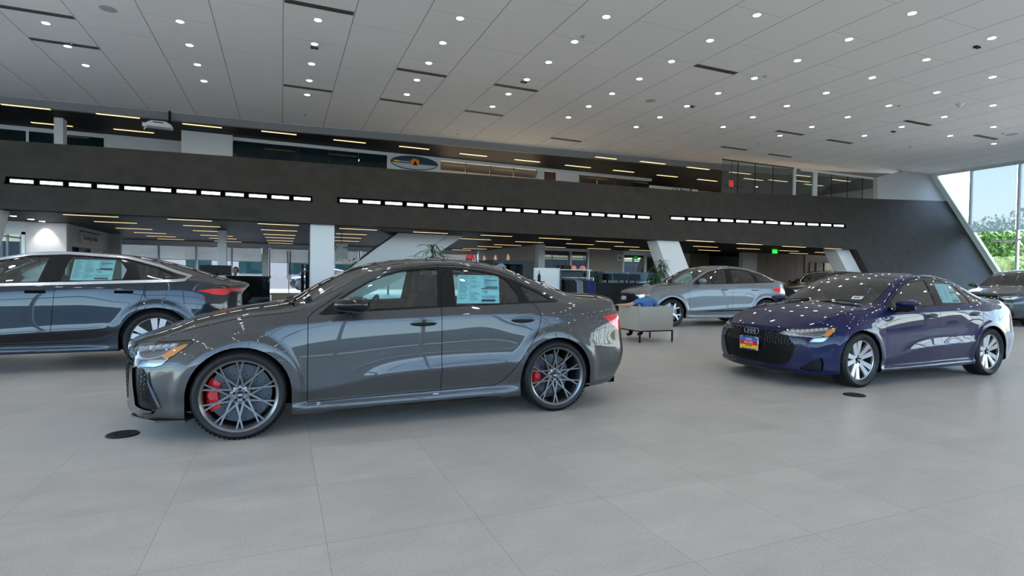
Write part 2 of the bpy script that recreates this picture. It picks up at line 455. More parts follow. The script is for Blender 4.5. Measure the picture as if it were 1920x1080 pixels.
    d.lathe([(.05, .005), (.085, .005), (.09, -.012), (rd, -.012), (rd, -.040), (.09, -.040)], 56, 'y')
    do = sub(d, 'brake_disc', M[disc], smooth=True, auto=30)
    holes = MB()
    for k in range(40):
        a = 2*PI*k/40; r = rd*(.62+.1*(k % 4)); holes.disc((r*math.cos(a), -.0115, r*math.sin(a)), .0045, 'y', 8)
    sub(holes, 'disc_holes', M['liner'])
    if caliper:
        c = MB(); a0 = PI+(.30 if not rear else -.1) if True else 0; sp_ = math.radians(34 if not rear else 22); ns = 12; vs = []
        for i in range(ns+1):
            a = PI-sp_+2*sp_*i/ns; e = 1-.18*abs(i/ns-.5)*2
            for r, y in ((rd*.66, .000), (rd*.70, .030), (rd*.96*e+rd*.04, .034), (rd*1.06, .014), (rd*1.06, -.06), (rd*.66, -.06)):
                vs.append((r*math.cos(a), y, r*math.sin(a)))
        fs = [(i*6+k, i*6+(k+1) % 6, (i+1)*6+(k+1) % 6, (i+1)*6+k) for i in range(ns) for k in range(6)]+[tuple(range(6)), tuple(range(ns*6, ns*6+6))]
        c.add(vs, fs); sub(c, 'brake_caliper', M['red'], smooth=True, auto=40)
    hc = MB(); hc.lathe([(0, yo-.024), (.022, yo-.024), (.027, yo-.028), (.028, yo-.034)], 24, 'y'); sub(hc, 'hub_cap', M['black'], smooth=True)
    rg = MB()
    for q in range(4): rg.lathe([(.0068, yo-.0235), (.0088, yo-.0235), (.0088, yo-.022), (.0068, yo-.022)], 14, 'y', c=(-.0145+q*.0097, 0, 0), close=True)
    sub(rg, 'hub_emblem', M['chrome'])
    for k in range(5):
        a = 2*PI*k/5+PI/2; b = MB(); b.lathe([(.0, yo-.028), (.009, yo-.028), (.012, yo-.034), (.012, yo-.05)], 10, 'y', c=(.043*math.cos(a), 0, .043*math.sin(a)))
        sub(b, 'wheel_bolt', M['black'], smooth=True)
    return w
def copy_tree(o, parent=None):
    c = o.copy(); link(c); c.parent = parent
    for ch in list(o.children): copy_tree(ch, c)
    return c
def ring_logo(mb, c, r, t, axis='x', pitch=1.42):
    """four interlocking rings centred on c, lying in the plane normal to axis"""
    for q in range(4):
        off = (q-1.5)*r*pitch; cc = (c[0], c[1]+off, c[2]) if axis == 'x' else (c[0]+off, c[1], c[2])
        mb.lathe([(r, -t*.5), (r+t*.7, -t*.5), (r+t, 0), (r+t*.7, t*.5), (r, t*.5), (r-t*.3, 0)], 24, axis, c=cc, close=True)
def rbox(name, mat, parent, x0, y0, z0, x1, y1, z1, r=.03, sh=None, seg=3):
    m = MB(); m.box(x0, y0, z0, x1, y1, z1)
    if sh: m.v = [sh(v) for v in m.v]
    return m.build(name, mat, parent, bevel=r, seg=seg)
def seat(parent, x, y, zb, mat, s=1.0, name='front_seat'):
    """one car seat, seen through the glass: cushion, backrest, headrest"""
    m = MB(); m.box(x-.25, y-.24, zb+.12, x+.26, y+.24, zb+.27)
    o = m.build(name, mat, parent, bevel=.05, seg=3)
    b = MB(); b.box(x+.20, y-.25, zb+.2, x+.32, y+.25, zb+.78); b.v = [(v[0]+(v[2]-zb-.2)*.38, y+(v[1]-y)*(1-.45*max(0, (v[2]-zb-.5))), v[2]) for v in b.v]
    b.build('seat_back', mat, o, bevel=.045, seg=3)
    hd = MB(); hd.box(x+.40, y-.12, zb+.76, x+.52, y+.12, zb+.96); hd.build('headrest', mat, o, bevel=.04, seg=3)
    return o
def make_car(name, label, S, colour, lod=3, group=None):
    root = empty(name, label=label, cat='car')
    P, N, F = dense_body(S, lod)
    bvh = BVHTree.FromPolygons([tuple(p) for p in P], F)
    C = Cutter(P, N, F)
    def sy(x, z):
        h = bvh.ray_cast(Vector((x, 3, z)), Vector((0, -1, 0))); return h[0].y if h[0] else .85
    def fx(y, z):
        h = bvh.ray_cast(Vector((-4, max(abs(y), 1e-3), z)), Vector((1, 0, 0))); return h[0].x if h[0] else -.8
    def rx(y, z):
        h = bvh.ray_cast(Vector((8, max(abs(y), 1e-3), z)), Vector((-1, 0, 0))); return h[0].x if h[0] else 3.5
    def fcp(u, z, off=0):
        h = bvh.ray_cast(Vector((-3, u+3, z)), Vector((1, -1, 0)).normalized())
        return h[0]+h[1]*off*(1 if h[1].x < .3 and h[1].y > -.3 else -1) if h[0] else Vector((u/2, u/2, z))
    S['sy'], S['fxf'], S['rxf'], S['fcp'] = sy, fx, rx, fcp
    flank = lambda c, n: abs(n[1]) > .25 and c[1] > .35
    top = lambda c, n: n[2] > .15
    front = lambda c, n: c[0] < S['xf']+.7
    rear = lambda c, n: c[0] > S['xr']-.9
    def seam(poly, kind, nm, flt, w=.0028, skip=()):
        C.cut(offset_poly(poly, w), kind, lambda t: t if t in skip else 'gap', flt)
        C.cut(offset_poly(poly, -w), kind, lambda t: nm if t == 'gap' or t == 'body' else t, flt)
    fdict = {'flank': flank, 'top': top, 'front': front, 'rear': rear}
    for nm, poly, kind, flt in S['panels']: seam(poly, kind, nm, fdict[flt] if isinstance(flt, str) else flt)
    for nm, poly, kind, flt in S['regions']: C.cut(poly, kind, nm, fdict[flt] if isinstance(flt, str) else flt)
    R = S['arch']
    for cx in (0, S['wb']):
        if S.get('cladding'): C.cut(circle(cx, S['wz'], R+S['cladding']), 'side', 'arch_trim', lambda c, n: c[1] > .5 and c[2] < S['wz']+R+.1)
        C.cut(circle(cx, S['wz'], R), 'side', 'hole', lambda c, n: c[1] > .45 and c[2] < S['wz']+R+.05)
        C.cut([(cx-R, -.1), (cx+R, -.1), (cx+R, S['wz']), (cx-R, S['wz'])], 'side', 'hole', lambda c, n: c[1] > .45)
    body = emit_part(C, 'body', C.get(['body']), colour, root, 'both')
    done = {'body', 'hole'}
    g = [emit_part(C, 'panel_gap', C.get(['gap']), M['liner'], root, s, off=-.004) for s in (-1, 1)]; done.add('gap')
    tags = set(C.T)
    for nm, (tg, mat, mode, off) in S['emit'].items():
        tg = tg if isinstance(tg, (list, tuple)) else [tg]; fs = C.get(tg)
        if not fs: continue
        if mode == 'both': emit_part(C, nm, fs, mat, root, 'both', off)
        else:
            for s in (-1, 1): emit_part(C, nm, fs, mat, root, s, off)
    # children-of-children: lamp internals etc.
    # wheel housings
    wx = (0, S['wb'])
    for cx in wx:
        for s in (-1, 1):
            m = MB(); n = 36; a0 = -.15; a1 = PI+.15; vs = []
            for i in range(n+1):
                a = a0+(a1-a0)*i/n; x, z = cx+R*math.cos(a), S['wz']+R*math.sin(a)
                yy = sy(x, max(z, .19)); yy = min(yy, 1.0)
                for (rr, y) in ((R, yy-.001), (R+.002, yy-.03), (R+.012, yy-.035), (R+.012, .48)):
                    vs.append((cx+rr*math.cos(a), s*y, S['wz']+rr*math.sin(a)))
            m.add(vs, [(i*4+k, i*4+k+1, (i+1)*4+k+1, (i+1)*4+k) for i in range(n) for k in range(3)])
            m.add([(cx+(R+.012)*math.cos(a0+(a1-a0)*i/n), s*.48, S['wz']+(R+.012)*math.sin(a0+(a1-a0)*i/n)) for i in range(n+1)], [tuple(range(n+1))])
            m.build('wheel_housing', M['liner'], root, smooth=True)
    u = MB(); u.box(S['xf']+.25, -.50, S['zu'], R*-1+.0, .50, S['zu']+.2); u.box(R, -.80, S['zu'], S['wb']-R, .80, S['zu']+.12); u.box(-R, -.46, S['zu'], R, .46, S['zu']+.2)
    u.box(S['wb']-R, -.46, S['zu'], S['wb']+R, .46, S['zu']+.2); u.box(S['wb']+R, -.6, S['zu']+.02, S['xr']-.15, .6, S['zu']+.25)
    u.build('underbody', M['liner'], root)
    # wheels
    hw = S['track']
    w = wheel_proto(S['style'], S['tyre'], S['rim'], S['ww'], root, S['rimmat'], S.get('caliper'), S.get('disc', 'disc'))
    w.location = (0, hw, S['tyre']+.0)
    w2 = copy_tree(w, root); w2.scale = (1, -1, 1); w2.location = (0, -hw, S['tyre'])
    if S.get('caliper'):
        w3 = wheel_proto(S['style'], S['tyre'], S['rim'], S['ww'], root, S['rimmat'], S.get('caliper'), S.get('disc', 'disc'), rear=True)
    else: w3 = copy_tree(w, root)
    w3.location = (S['wb'], hw, S['tyre']); w4 = copy_tree(w3, root); w4.scale = (1, -1, 1); w4.location = (S['wb'], -hw, S['tyre'])
    # interior
    I = S['int']; zb = I['floor']; W = I['w']
    t = MB(); t.box(I['x0'], -W, zb-.03, I['x1'], W, zb); t.box(I['x0']-.02, -W, zb, I['x0'], W, I['belt']-.06)
    t.build('cabin_floor', M['trimint'], root)
    for s in (-1, 1):
        d = MB(); d.box(I['x0']+.1, s*W-.02, zb, I['x1']-.35, s*W+.02, I['belt']-.03); d.build('door_card', M['trimint'], root, bevel=.01, seg=1)
    d = MB(); d.prism([(I['x0'], -W, zb+.3), (I['x0']+.42, -W, zb+.35), (I['x0']+.36, -W, I['belt']-.06), (I['x0']+.25, -W, I['belt']-.01), (I['x0']-.1, -W, I['belt']-.03)], (0, 2*W, 0))
    d.build('dashboard', M['trimint'], root, bevel=.02)
    sw = MB(); cx, cz = I['x0']+.50, I['belt']-.06
    sw.tube([(cx+.16*math.sin(a)*.42, I['dy']+.175*math.cos(a), cz+.16*math.sin(a)) for a in [2*PI*k/24 for k in range(25)]], .013, 8, cap=False)
    sw.box(cx-.03, I['dy']-.16, cz-.02, cx, I['dy']+.16, cz+.02); sw.build('steering_wheel', M['leather'], root, smooth=True)
    for y in (-.37, .37): seat(root, I['xs'], y, zb, M[I.get('seat', 'leather')])
    for y in (-.37, .37): seat(root, I['xs2'], y, zb, M[I.get('seat', 'leather')], name='rear_seat')
    S['root'] = root; S['C'] = C
    return root
# ------------------------------------------------------------------ compact sport sedan (x rearward from the front axle)
SED_ST = [-.62, -.50, -.36, -.18, .02, .22, .38, .52, .74, 1.02, 1.35, 1.70, 2.02, 2.32, 2.62, 2.90, 3.14, 3.40]
def sedan_spec(rs):
    S = {}
    S['stations'] = SED_ST
    hb = [(-.64, .16), (-.3, .165), (.4, .155), (2.3, .16), (3.0, .17), (3.4, .19)]
    S['rows'] = [
      (hb, [(-.7, .60), (-.3, .72), (.5, .76), (2.3, .76), (3.4, .62)]),
      ([(-.64, .175), (-.3, .175), (.4, .175), (2.3, .18), (3.4, .22)], [(-.7, .70), (-.5, .80), (-.36, .865), (.5, .885), (1.5, .885), (2.3, .89), (2.9, .885), (3.1, .86), (3.4, .72)]),
      ([(-.64, .27), (-.3, .27), (.4, .245), (1.55, .265), (2.3, .28), (3.4, .30)], [(-.7, .73), (-.5, .82), (-.36, .875), (0, .90), (.5, .872), (1.5, .868), (2.2, .875), (2.62, .90), (2.9, .90), (3.1, .875), (3.4, .77)]),
      ([(-.64, .37), (-.36, .37), (0, .36), (.5, .335), (.98, .415), (1.55, .455), (2.15, .47), (2.6, .45), (3.4, .40)], [(-.7, .735), (-.5, .83), (-.36, .88), (0, .905), (.5, .893), (1.5, .911), (2.15, .909), (2.62, .915), (2.9, .91), (3.1, .885), (3.4, .785)]),
      ([(-.64, .47), (-.36, .48), (0, .50), (.5, .47), (.98, .53), (1.55, .565), (2.15, .575), (2.6, .58), (3.4, .52)], [(-.7, .73), (-.5, .825), (-.36, .88), (0, .908), (.5, .890), (1.5, .884), (2.0, .884), (2.3, .900), (2.62, .92), (2.9, .91), (3.1, .885), (3.4, .79)]),
      ([(-.64, .56), (-.36, .60), (0, .67), (.5, .66), (1.5, .69), (2.1, .70), (2.6, .74), (3.0, .70), (3.4, .63)], [(-.7, .71), (-.5, .81), (-.36, .868), (0, .898), (.3, .888), (.6, .881), (1.5, .879), (2.0, .881), (2.3, .892), (2.62, .905), (2.9, .892), (3.1, .868), (3.4, .77)]),
      ([(-.64, .63), (-.36, .71), (0, .805), (.5, .855), (1.5, .885), (2.4, .905), (2.9, .905), (3.4, .85)], [(-.7, .68), (-.5, .765), (-.36, .81), (0, .852), (.3, .855), (.6, .856), (1.5, .858), (2.3, .861), (2.62, .859), (2.9, .842), (3.1, .825), (3.4, .75)]),
      ([(-.64, .665), (-.5, .72), (-.36, .765), (0, .865), (.5, .920), (1, .948), (1.6, .975), (2.3, 1.0), (2.7, 1.005), (2.9, .995), (3.2, .97), (3.4, .94)], [(-.7, .66), (-.5, .725), (-.36, .76), (0, .80), (.5, .815), (1, .818), (1.6, .818), (2.3, .81), (2.7, .79), (3.0, .76), (3.4, .70)]),
      ([(-.64, .685), (-.5, .75), (-.36, .80), (0, .897), (.38, .945), (.52, .975), (.74, 1.06), (1.02, 1.145), (1.35, 1.18), (1.7, 1.19), (2.1, 1.17), (2.32, 1.14), (2.62, 1.075), (2.9, 1.025), (3.2, 1.005), (3.4, .985)],
       [(-.7, .645), (-.5, .70), (-.36, .725), (0, .755), (.38, .775), (.74, .745), (1.02, .72), (1.35, .708), (1.7, .705), (2.1, .70), (2.62, .705), (2.9, .71), (3.2, .70), (3.4, .66)]),
      ([(-.64, .70), (-.5, .772), (-.36, .825), (0, .918), (.22, .945), (.38, .962), (.52, 1.005), (.74, 1.125), (1.02, 1.265), (1.35, 1.34), (1.7, 1.358), (2.02, 1.34), (2.32, 1.275), (2.62, 1.165), (2.9, 1.068), (3.14, 1.038), (3.4, 1.028)],
       [(-.7, .62), (-.5, .665), (-.36, .68), (0, .70), (.38, .725), (.52, .71), (.74, .675), (1.02, .628), (1.35, .60), (1.7, .59), (2.02, .585), (2.32, .59), (2.62, .61), (2.9, .635), (3.14, .64), (3.4, .62)])]
    S['zc'] = [(-.62, .775), (-.5, .832), (-.36, .880), (-.18, .925), (.02, .962), (.22, .988), (.34, 1.01), (.52, 1.115), (.74, 1.235), (1.02, 1.345), (1.35, 1.405), (1.7, 1.418), (2.02, 1.405), (2.32, 1.36), (2.62, 1.27), (2.9, 1.165), (3.14, 1.088), (3.4, 1.072)]
    S['fcx'] = [-.60, -.63, -.64, -.655, -.665, -.67, -.665, -.655, -.645, -.63]
    S['fx'] = [-.72, -.845, -.862, -.865, -.868, -.862, -.848, -.832, -.818, -.795]; S['fz'] = [.15, .165, .25, .36, .47, .57, .635, .675, .70, .722]
    S['rcx'] = [3.26, 3.32, 3.38, 3.43, 3.45, 3.45, 3.43, 3.42, 3.41, 3.39]
    S['rx'] = [3.35, 3.50, 3.60, 3.635, 3.64, 3.61, 3.545, 3.545, 3.57, 3.60]; S['rz'] = [.22, .25, .30, .39, .50, .62, .74, .86, .97, 1.062]
    S['crease'] = [(3, .38, 2.32, .75), (6, .22, 2.9, .45), (2, .38, 2.32, .5), (9, 2.9, 3.4, .5)]
    wz = .33; Ra = .362
    def shape(P):
        P = P.copy()
        for cx in (0, 2.655):
            r = np.hypot(P[:, 0]-cx, P[:, 2]-wz); sgn = np.sign(P[:, 1])
            m = (np.abs(P[:, 1]) > .55) & (P[:, 2] < .95)
            if rs:
                w = np.clip((Ra+.105-r)/.045, 0, 1); w = w*w*(3-2*w); w = np.where(r < Ra-.06, 0, w)
                up = np.clip((P[:, 2]-.15)/.2, 0, 1); P[:, 1] += sgn*m*w*.018*up
            else:
                w = np.clip((Ra+.09-r)/.06, 0, 1); w = w*w*(3-2*w); P[:, 1] += sgn*m*w*.008
        return P
    S['shape'] = shape
    S.update(arch=Ra, wb=2.655, wz=wz, tyre=.33, rim=.248, ww=.25, track=.785, xf=-.87, xr=3.64, zu=.15)
    dl = [(.478, .90), (.476, .60), (.475, .24), (1.552, .262), (1.562, .95), (1.585, 1.345), (1.35, 1.322), (1.10, 1.282), (.81, 1.133), (.60, .998), (.52, .945)]
    dr = [(1.552, .262), (2.04, .275), (2.10, .295), (2.153, .334), (2.22, .41), (2.30, .52), (2.38, .63), (2.443, .725), (2.485, .81), (2.505, .88), (2.50, .93), (2.44, 1.01), (2.34, 1.23), (2.19, 1.29), (2.0, 1.322), (1.8, 1.342), (1.585, 1.345), (1.562, .95)]
    dlo = [(.555, .925), (.68, 1.025), (.81, 1.108), (.96, 1.193), (1.098, 1.252), (1.22, 1.290), (1.35, 1.312), (1.6, 1.328), (1.8, 1.325), (2.0, 1.305), (2.186, 1.265), (2.361, 1.20), (2.55, 1.125), (2.68, 1.068), (2.735, 1.035), (2.73, 1.018), (2.69, 1.011), (2.3, 1.000), (1.6, .974), (.9, .943), (.60, .918)]
    gF = [(.70, .955), (.70, 1.015), (.83, 1.098), (.97, 1.180), (1.10, 1.233), (1.22, 1.268), (1.35, 1.288), (1.57, 1.305), (1.535, .985), (.95, .962)]
    gQ = [(.60, .935), (.685, .95), (.685, 1.005), (.60, .95)]
    gR = [(1.70, .99), (1.715, 1.307), (1.85, 1.303), (2.0, 1.285), (2.12, 1.258), (2.22, 1.225), (2.305, 1.10), (2.315, 1.014)]
    gC = [(2.42, 1.022), (2.365, 1.165), (2.40, 1.163), (2.52, 1.108), (2.62, 1.058), (2.655, 1.032), (2.64, 1.028)]
    ws = [(.27, -.02), (.28, .25), (.32, .45), (.40, .60), (.48, .665), (.70, .64), (.92, .60), (1.07, .565), (1.10, .54), (1.07, .35), (1.055, -.02)]
    rw = [(2.38, -.02), (2.40, .42), (2.44, .50), (2.50, .525), (2.78, .56), (2.86, .54), (2.91, .45), (2.93, -.02)]
    hood = [(-.90, -.05), (-.90, .40), (-.74, .60), (-.62, .655), (-.45, .70), (-.2, .735), (.1, .76), (.36, .775), (.45, .765), (.47, .72), (.36, .62), (.28, .48), (.245, .25), (.235, -.05)]
    trunk = [(3.00, -.05), (2.99, .50), (3.02, .56), (3.2, .60), (3.45, .60), (3.80, .58), (3.8, -.05)]
    nm = lambda z0: (lambda c, n: n[2] > .3 and c[2] > z0)
    hoodf = lambda c, n: n[2] > .42 and c[2] > .70
    S['panels'] = [('hood', hood, 'top', hoodf), ('trunk_lid', trunk, 'top', nm(.96)), ('door_front', dl, 'side', lambda c, n: abs(n[1]) > .3 and c[1] > .5), ('door_rear', dr, 'side', lambda c, n: abs(n[1]) > .3 and c[1] > .5),
                   ('fuel_door', circle(2.95, .88, .001, 3), 'side', 'flank')]
    S['panels'].pop()
    hl = [(-.44, .625), (-.36, .665), (-.20, .70), (.05, .722), (.30, .728), (.475, .742), (.49, .725), (.44, .685), (.36, .625), (.285, .57), (.22, .556), (.04, .553), (.09, .60), (.0, .606), (-.2, .605)]
    drl = [(-.38, .638), (-.30, .668), (.0, .705), (.30, .722), (.36, .722), (.33, .690), (.05, .668), (-.16, .640), (-.30, .628)]
    amb = [(.27, .622), (.36, .675), (.46, .725), (.435, .692), (.36, .632), (.31, .61)]
    amb = [(.25, .633), (.32, .690), (.44, .722), (.455, .708), (.37, .640), (.30, .612)]
    low = [(.07, .562), (.13, .606), (.32, .612), (.285, .576), (.22, .560)]
    tl = [(.05, .78), (.25, .80), (.40, .855), (.46, .885), (.40, .70), (.34, .64)]
    tl = [(-.2-2.78, 0)]
    # tail lamp in side view + wrap: u = y - x
    tls = [(-2.40, .870), (-2.62, .892), (-3.05, .895), (-3.05, .77), (-2.74, .725), (-2.60, .74), (-2.50, .80)]
    gz = lambda c, n: n[0] < -.25 and c[0] < -.5
    if rs:
        grille = [(-.05, .665), (.30, .665), (.44, .645), (.585, .50), (.50, .27), (.30, .235), (-.05, .235)]
        vent = [(-.06, .26), (-.10, .53), (.02, .555), (.12, .54), (.17, .50), (.23, .38), (.285, .27), (.20, .235)]
        S['regions'] = [('lip', [(-1.2, .14), (-1.2, .205), (-.2, .205), (.02, .215), (.10, .205), (.14, .185), (.14, .14)], 'fc', 'front'),
                        ('grille_rim', offset_poly(grille, .006), 'front', gz), ('grille', offset_poly(grille, -.020), 'front', gz), ('nose_black', [(-.36, .54), (-.36, .62), (-.2, .60), (.0, .60), (.08, .597), (.035, .553), (-.08, .548)], 'fc', 'front'),
                        ('vent', vent, 'fc', 'front')]
    else:
        grille = [(-.05, .665), (.34, .665), (.47, .64), (.60, .50), (.535, .30), (.44, .245), (-.05, .240)]
        vent = [(-.10, .225), (-.06, .255), (.10, .33), (.20, .375), (.245, .36), (.265, .29), (.25, .215), (.12, .205)]
        S['regions'] = [('lowerlip', [(-.05, .215), (-.05, .185), (.6, .185), (.6, .205), (.45, .215)], 'front', gz),
                        ('grille_rim', grille, 'front', gz), ('grille', offset_poly(grille, -.012), 'front', gz), ('vent', vent, 'fc', 'front')]
    S['regions'] += [('hl_rim', offset_poly(hl, .009), 'fc', 'front'), ('headlight', hl, 'fc', 'front'), ('hl_drl', drl, 'fc', 'front'), ('hl_front', [(-.425, .628), (-.37, .657), (-.24, .665), (-.12, .612), (-.2, .608)], 'fc', 'front'), ('hl_amber', amb, 'fc', 'front'), ('hl_low', low, 'fc', 'front'),
        ('taillight', tls, 'rc', 'rear'), ('diffuser', [(-.05, .20), (.52, .22), (.60, .30), (.50, .36), (-.05, .36)], 'front', lambda c, n: n[0] > .2 and c[0] > 3),
        ('side_skirt', [(.36, .10), (.36, .200), (.6, .205), (2.05, .225), (2.20, .205), (2.3, .20), (2.3, .10)], 'side', lambda c, n: c[1] > .5),
        ('sill_black' if rs else 'side_skirt', [(.37, .12), (.37, .165), (1.0, .178), (1.9, .192), (2.1, .178), (2.25, .15), (2.25, .12)], 'side', lambda c, n: c[1] > .5),
        ('ws_frame', offset_poly(ws, .022), 'top', nm(.9)), ('windshield', ws, 'top', nm(.9)), ('rw_frame', offset_poly(rw, .015), 'top', nm(1.0)), ('rear_window', rw, 'top', nm(1.0)),
        ('dlo', dlo, 'side', 'flank'), ('glass_front', gF, 'side', 'flank'), ('glass_rear', gR, 'side', 'flank'), ('glass_quarter', gC, 'side', 'flank')]
    S['int'] = dict(floor=.30, w=.74, x0=.52, x1=2.75, belt=.96, xs=1.18, xs2=2.02, dy=-.37)
    return S
def sedan(rs, name, label, colour):
    S = sedan_spec(rs)
    blk = M['gloss']
    S['emit'] = {'hood': ('hood', colour, 'both', 0), 'trunk_lid': ('trunk_lid', colour, 'both', 0), 'front_door': ('door_front', colour, 'lr', 0), 'rear_door': ('door_rear', colour, 'lr', 0),
        'windscreen': ('windshield', M['carglass'], 'both', -.002), 'windscreen_frame': (['ws_frame'], blk, 'both', 0), 'rear_window_frame': (['rw_frame'], blk, 'both', 0), 'rear_window': ('rear_window', M['carglass'], 'both', -.002),
        'window_trim': ('dlo', blk, 'lr', .001), 'front_door_window': ('glass_front', M['carglass'], 'lr', -.004), 'rear_door_window': ('glass_rear', M['carglass'], 'lr', -.004), 'quarter_window': ('glass_quarter', M['carglass'], 'lr', -.004),
        'lamp_reflector': ('hl_front', M['lampin'], 'lr', -.012), 'headlight': (['headlight', 'hl_drl', 'hl_amber', 'hl_low', 'hl_front'], M['lampglass'], 'lr', .0), 'lamp_housing': (['headlight'], M['lampdark'], 'lr', -.022), 'running_light': ('hl_drl', M['lampin'], 'lr', -.010),
        'turn_signal': ('hl_amber', M['amber'], 'lr', -.006), 'low_beam_reflector': ('hl_low', M['lampin'], 'lr', -.012), 'tail_light': ('taillight', M['redlens'], 'lr', .001),
        'grille_frame': ('grille_rim', blk, 'both', 0), 'headlight_frame': ('hl_rim', blk, 'lr', 0), 'grille': ('grille', M['black'], 'both', -.012), 'bumper_vent': ('vent', M['black'], 'lr', -.02), 'rear_diffuser': ('diffuser', blk, 'both', 0)}
    if rs:
        S['emit'].update({'splitter_lip': ('lip', colour, 'both', .0), 'side_skirt': ('side_skirt', colour, 'lr', .012), 'nose_panel': ('nose_black', blk, 'lr', .001), 'sill_blade': ('sill_black', blk, 'lr', .014)})
        S.update(style='cross', rimmat='rimgrey', caliper=True, disc='discdark', rim=.266, ww=.265, track=.790)
    else:
        S['emit'].update({'lower_lip': ('lowerlip', blk, 'both', .004), 'side_skirt': ('side_skirt', colour, 'lr', .0)})
        S.update(style='twin5', rimmat='rimsilver', rim=.250, ww=.235, track=.785)
    root = make_car(name, label, S, colour)
    sy, fx = S['sy'], S['fxf']
    # grille lattice
    g = MB(); dots = MB()
    def gin(y, z):
        if abs(y) > .585 or z < .245 or z > .66: return False
        y = abs(y)
        if z > .5: return y < .585-(z-.5)*.95
        return y < .50+(z-.27)*.37
    st = .058
    if rs:
        for i in range(-14, 15):
            for j in range(0, 12):
                y = i*st*.87; z = .25+j*st*.55*2*.5+(.5*st*.55 if i % 2 else 0)
                if not gin(y, z): continue
                for dy, dz in ((st*.5, st*.30), (st*.5, -st*.30)):
                    if gin(y+dy, z+dz): g.tube([(fx(y, z)+.005, y, z), (fx(y+dy, z+dz)+.005, y+dy, z+dz)], .0045, 5)
    else:
        for i in range(-16, 17):
            for j in range(0, 16):
                y = i*.036; z = .262+j*.027+(.0135 if i % 2 else 0)
                if gin(y, z) and gin(y+.018, z+.013):
                    x = fx(y, z)+.004
                    g.tube([(x, y-.018, z), (x-.002, y, z+.013), (x, y+.018, z)], .0028, 4)
                    if z > .50 and (abs(y) > .2 or z < .56): g.cur = 1; g.lathe([(0, -.004), (.0045, -.002), (.005, .002)], 6, 'x', c=(x-.006, y, z)); g.cur = 0
    if g.v: g.build('grille_mesh', [M['gloss'], pbr('stud_metal', (.35, .33, .28), .3, .8)], root)
    if dots.v: dots.build('grille_studs', pbr('stud_metal', (.35, .33, .28), .3, .8), root)
    lg = MB(); xg = fx(0, .63)-.012; ring_logo(lg, (xg, 0, .628), .036, .009, 'x'); lg.build('ring_emblem', M['chrome'] if rs else pbr('emblem_dark_chrome', (.25, .28, .32), .25, .9), root, smooth=True)
    # vent mesh of the sport bumper
    if rs:
        for s in (-1, 1):
            v = MB()
            for j in range(7):
                z = .30+j*.034
                for i in range(3):
                    u = .05+i*.04; z2 = z+(.017 if i % 2 else 0)
                    if u > .30-z*.3: continue
                    v.tube([(lambda p: (p.x, s*p.y, p.z))(S['fcp'](a, b, -.006)) for a, b in ((u, z2-.012), (u+.018, z2), (u+.018, z2+.017))], .004, 5)
            v.build('vent_mesh', M['gloss'], root)
            fl = MB(); pts = []
            for q in [(.18, .52), (.20, .44), (.245, .36), (.285, .27), (.22, .225), (.12, .215)]:
                u, z = q; lo, hi = .3, .86
                for _ in range(24):
                    y = (lo+hi)/2
                    if fx(y, z)+y < u: lo = y
                    else: hi = y
                pts.append((fx(y, z)-.006, s*(y+.004), z))
            fl.tube(pts, [.006, .010, .012, .014, .012, .006], 6); fl.build('vent_fin', M['gloss'], root, smooth=True)
            sp = MB(); sp.prism([(-.30, s*.70, .150), (-.36, s*.86, .152), (-.56, s*.80, .150), (-.76, s*.55, .148), (-.78, s*.3, .148), (-.6, s*.3, .148)], (0, 0, .015)); sp.build('splitter', colour, root)
    # plate for the showroom
    # door handles: cup and bar
    hm = M['black'] if rs else colour
    for s in (-1, 1):
        for x in (1.40, 2.32):
            z = .845 if x < 2 else .860
            cup = MB(); n = 24; cup.add([(x+.105*math.cos(2*PI*k/n), s*(sy(x+.105*math.cos(2*PI*k/n), z+.022*math.sin(2*PI*k/n))+.002), z+.006+.024*math.sin(2*PI*k/n)) for k in range(n)], [tuple(range(n))])
            hd = cup.build('door_handle', M['gloss'] if rs else M['black'], root)
            b = MB(); y0 = sy(x, z)+.012; prof = []
            for k in range(9):
                u = k/8; xx = x-.115+.23*u; e = math.sin(PI*u)**.5; prof.append((xx, s*(y0-.010+.020*e), z-.006-.004*e))
            b.tube(prof, [.004+.012*math.sin(PI*k/8)**.5 for k in range(9)], 10); b.build('handle_bar', hm, hd, smooth=True)
    for s in (-1, 1):          # slats inside the lamps
        for j in range(8):
            u = -.24+j*.073; zz = .668+.045*(u+.24)/.6; q = MB(); P4 = [S['fcp'](a, b, -.004) for a, b in ((u, zz-.010), (u+.050, zz-.008), (u+.062, zz+.016), (u+.012, zz+.014))]
            q.prism([(p.x, s*p.y, p.z) for p in P4], (.004, -s*.004, 0)); q.build('lamp_element', M['frameglow'], root)
        q = MB(); q.tube([(lambda p: (p.x, s*p.y, p.z))(S['fcp'](a, b, -.006)) for a, b in ((-.36, .632), (-.15, .622), (.05, .615), (.13, .612), (.22, .625), (.27, .645))], .0045, 5); q.build('lamp_strip', M['frameglow'], root)
    # mirrors
    K = 1.3 if rs else 1.0
    for s in (-1, 1):
        m = MB(); n1, n2 = 14, 18; vs = []; cx, cy, cz = (.80 if rs else .70), .965, (1.0 if rs else 1.005)
        for i in range(n1+1):
            v = i/n1; y = cy-.115+.25*v; w = (math.sin(PI*min(max(v, .02), .985)))**.38
            for k in range(n2):
                a = 2*PI*k/n2; px = math.cos(a); pz = math.sin(a)
                px = (abs(px)**.75)*(1 if px > 0 else -1); pz = (abs(pz)**.8)*(1 if pz > 0 else -1)
                vs.append((cx+(.095 if px > 0 else .12)*K*w*px+.02*v, s*y, cz+.060*K*w*pz*(1.0-.25*v)*(1 if px > 0 else .85)+.012*v))
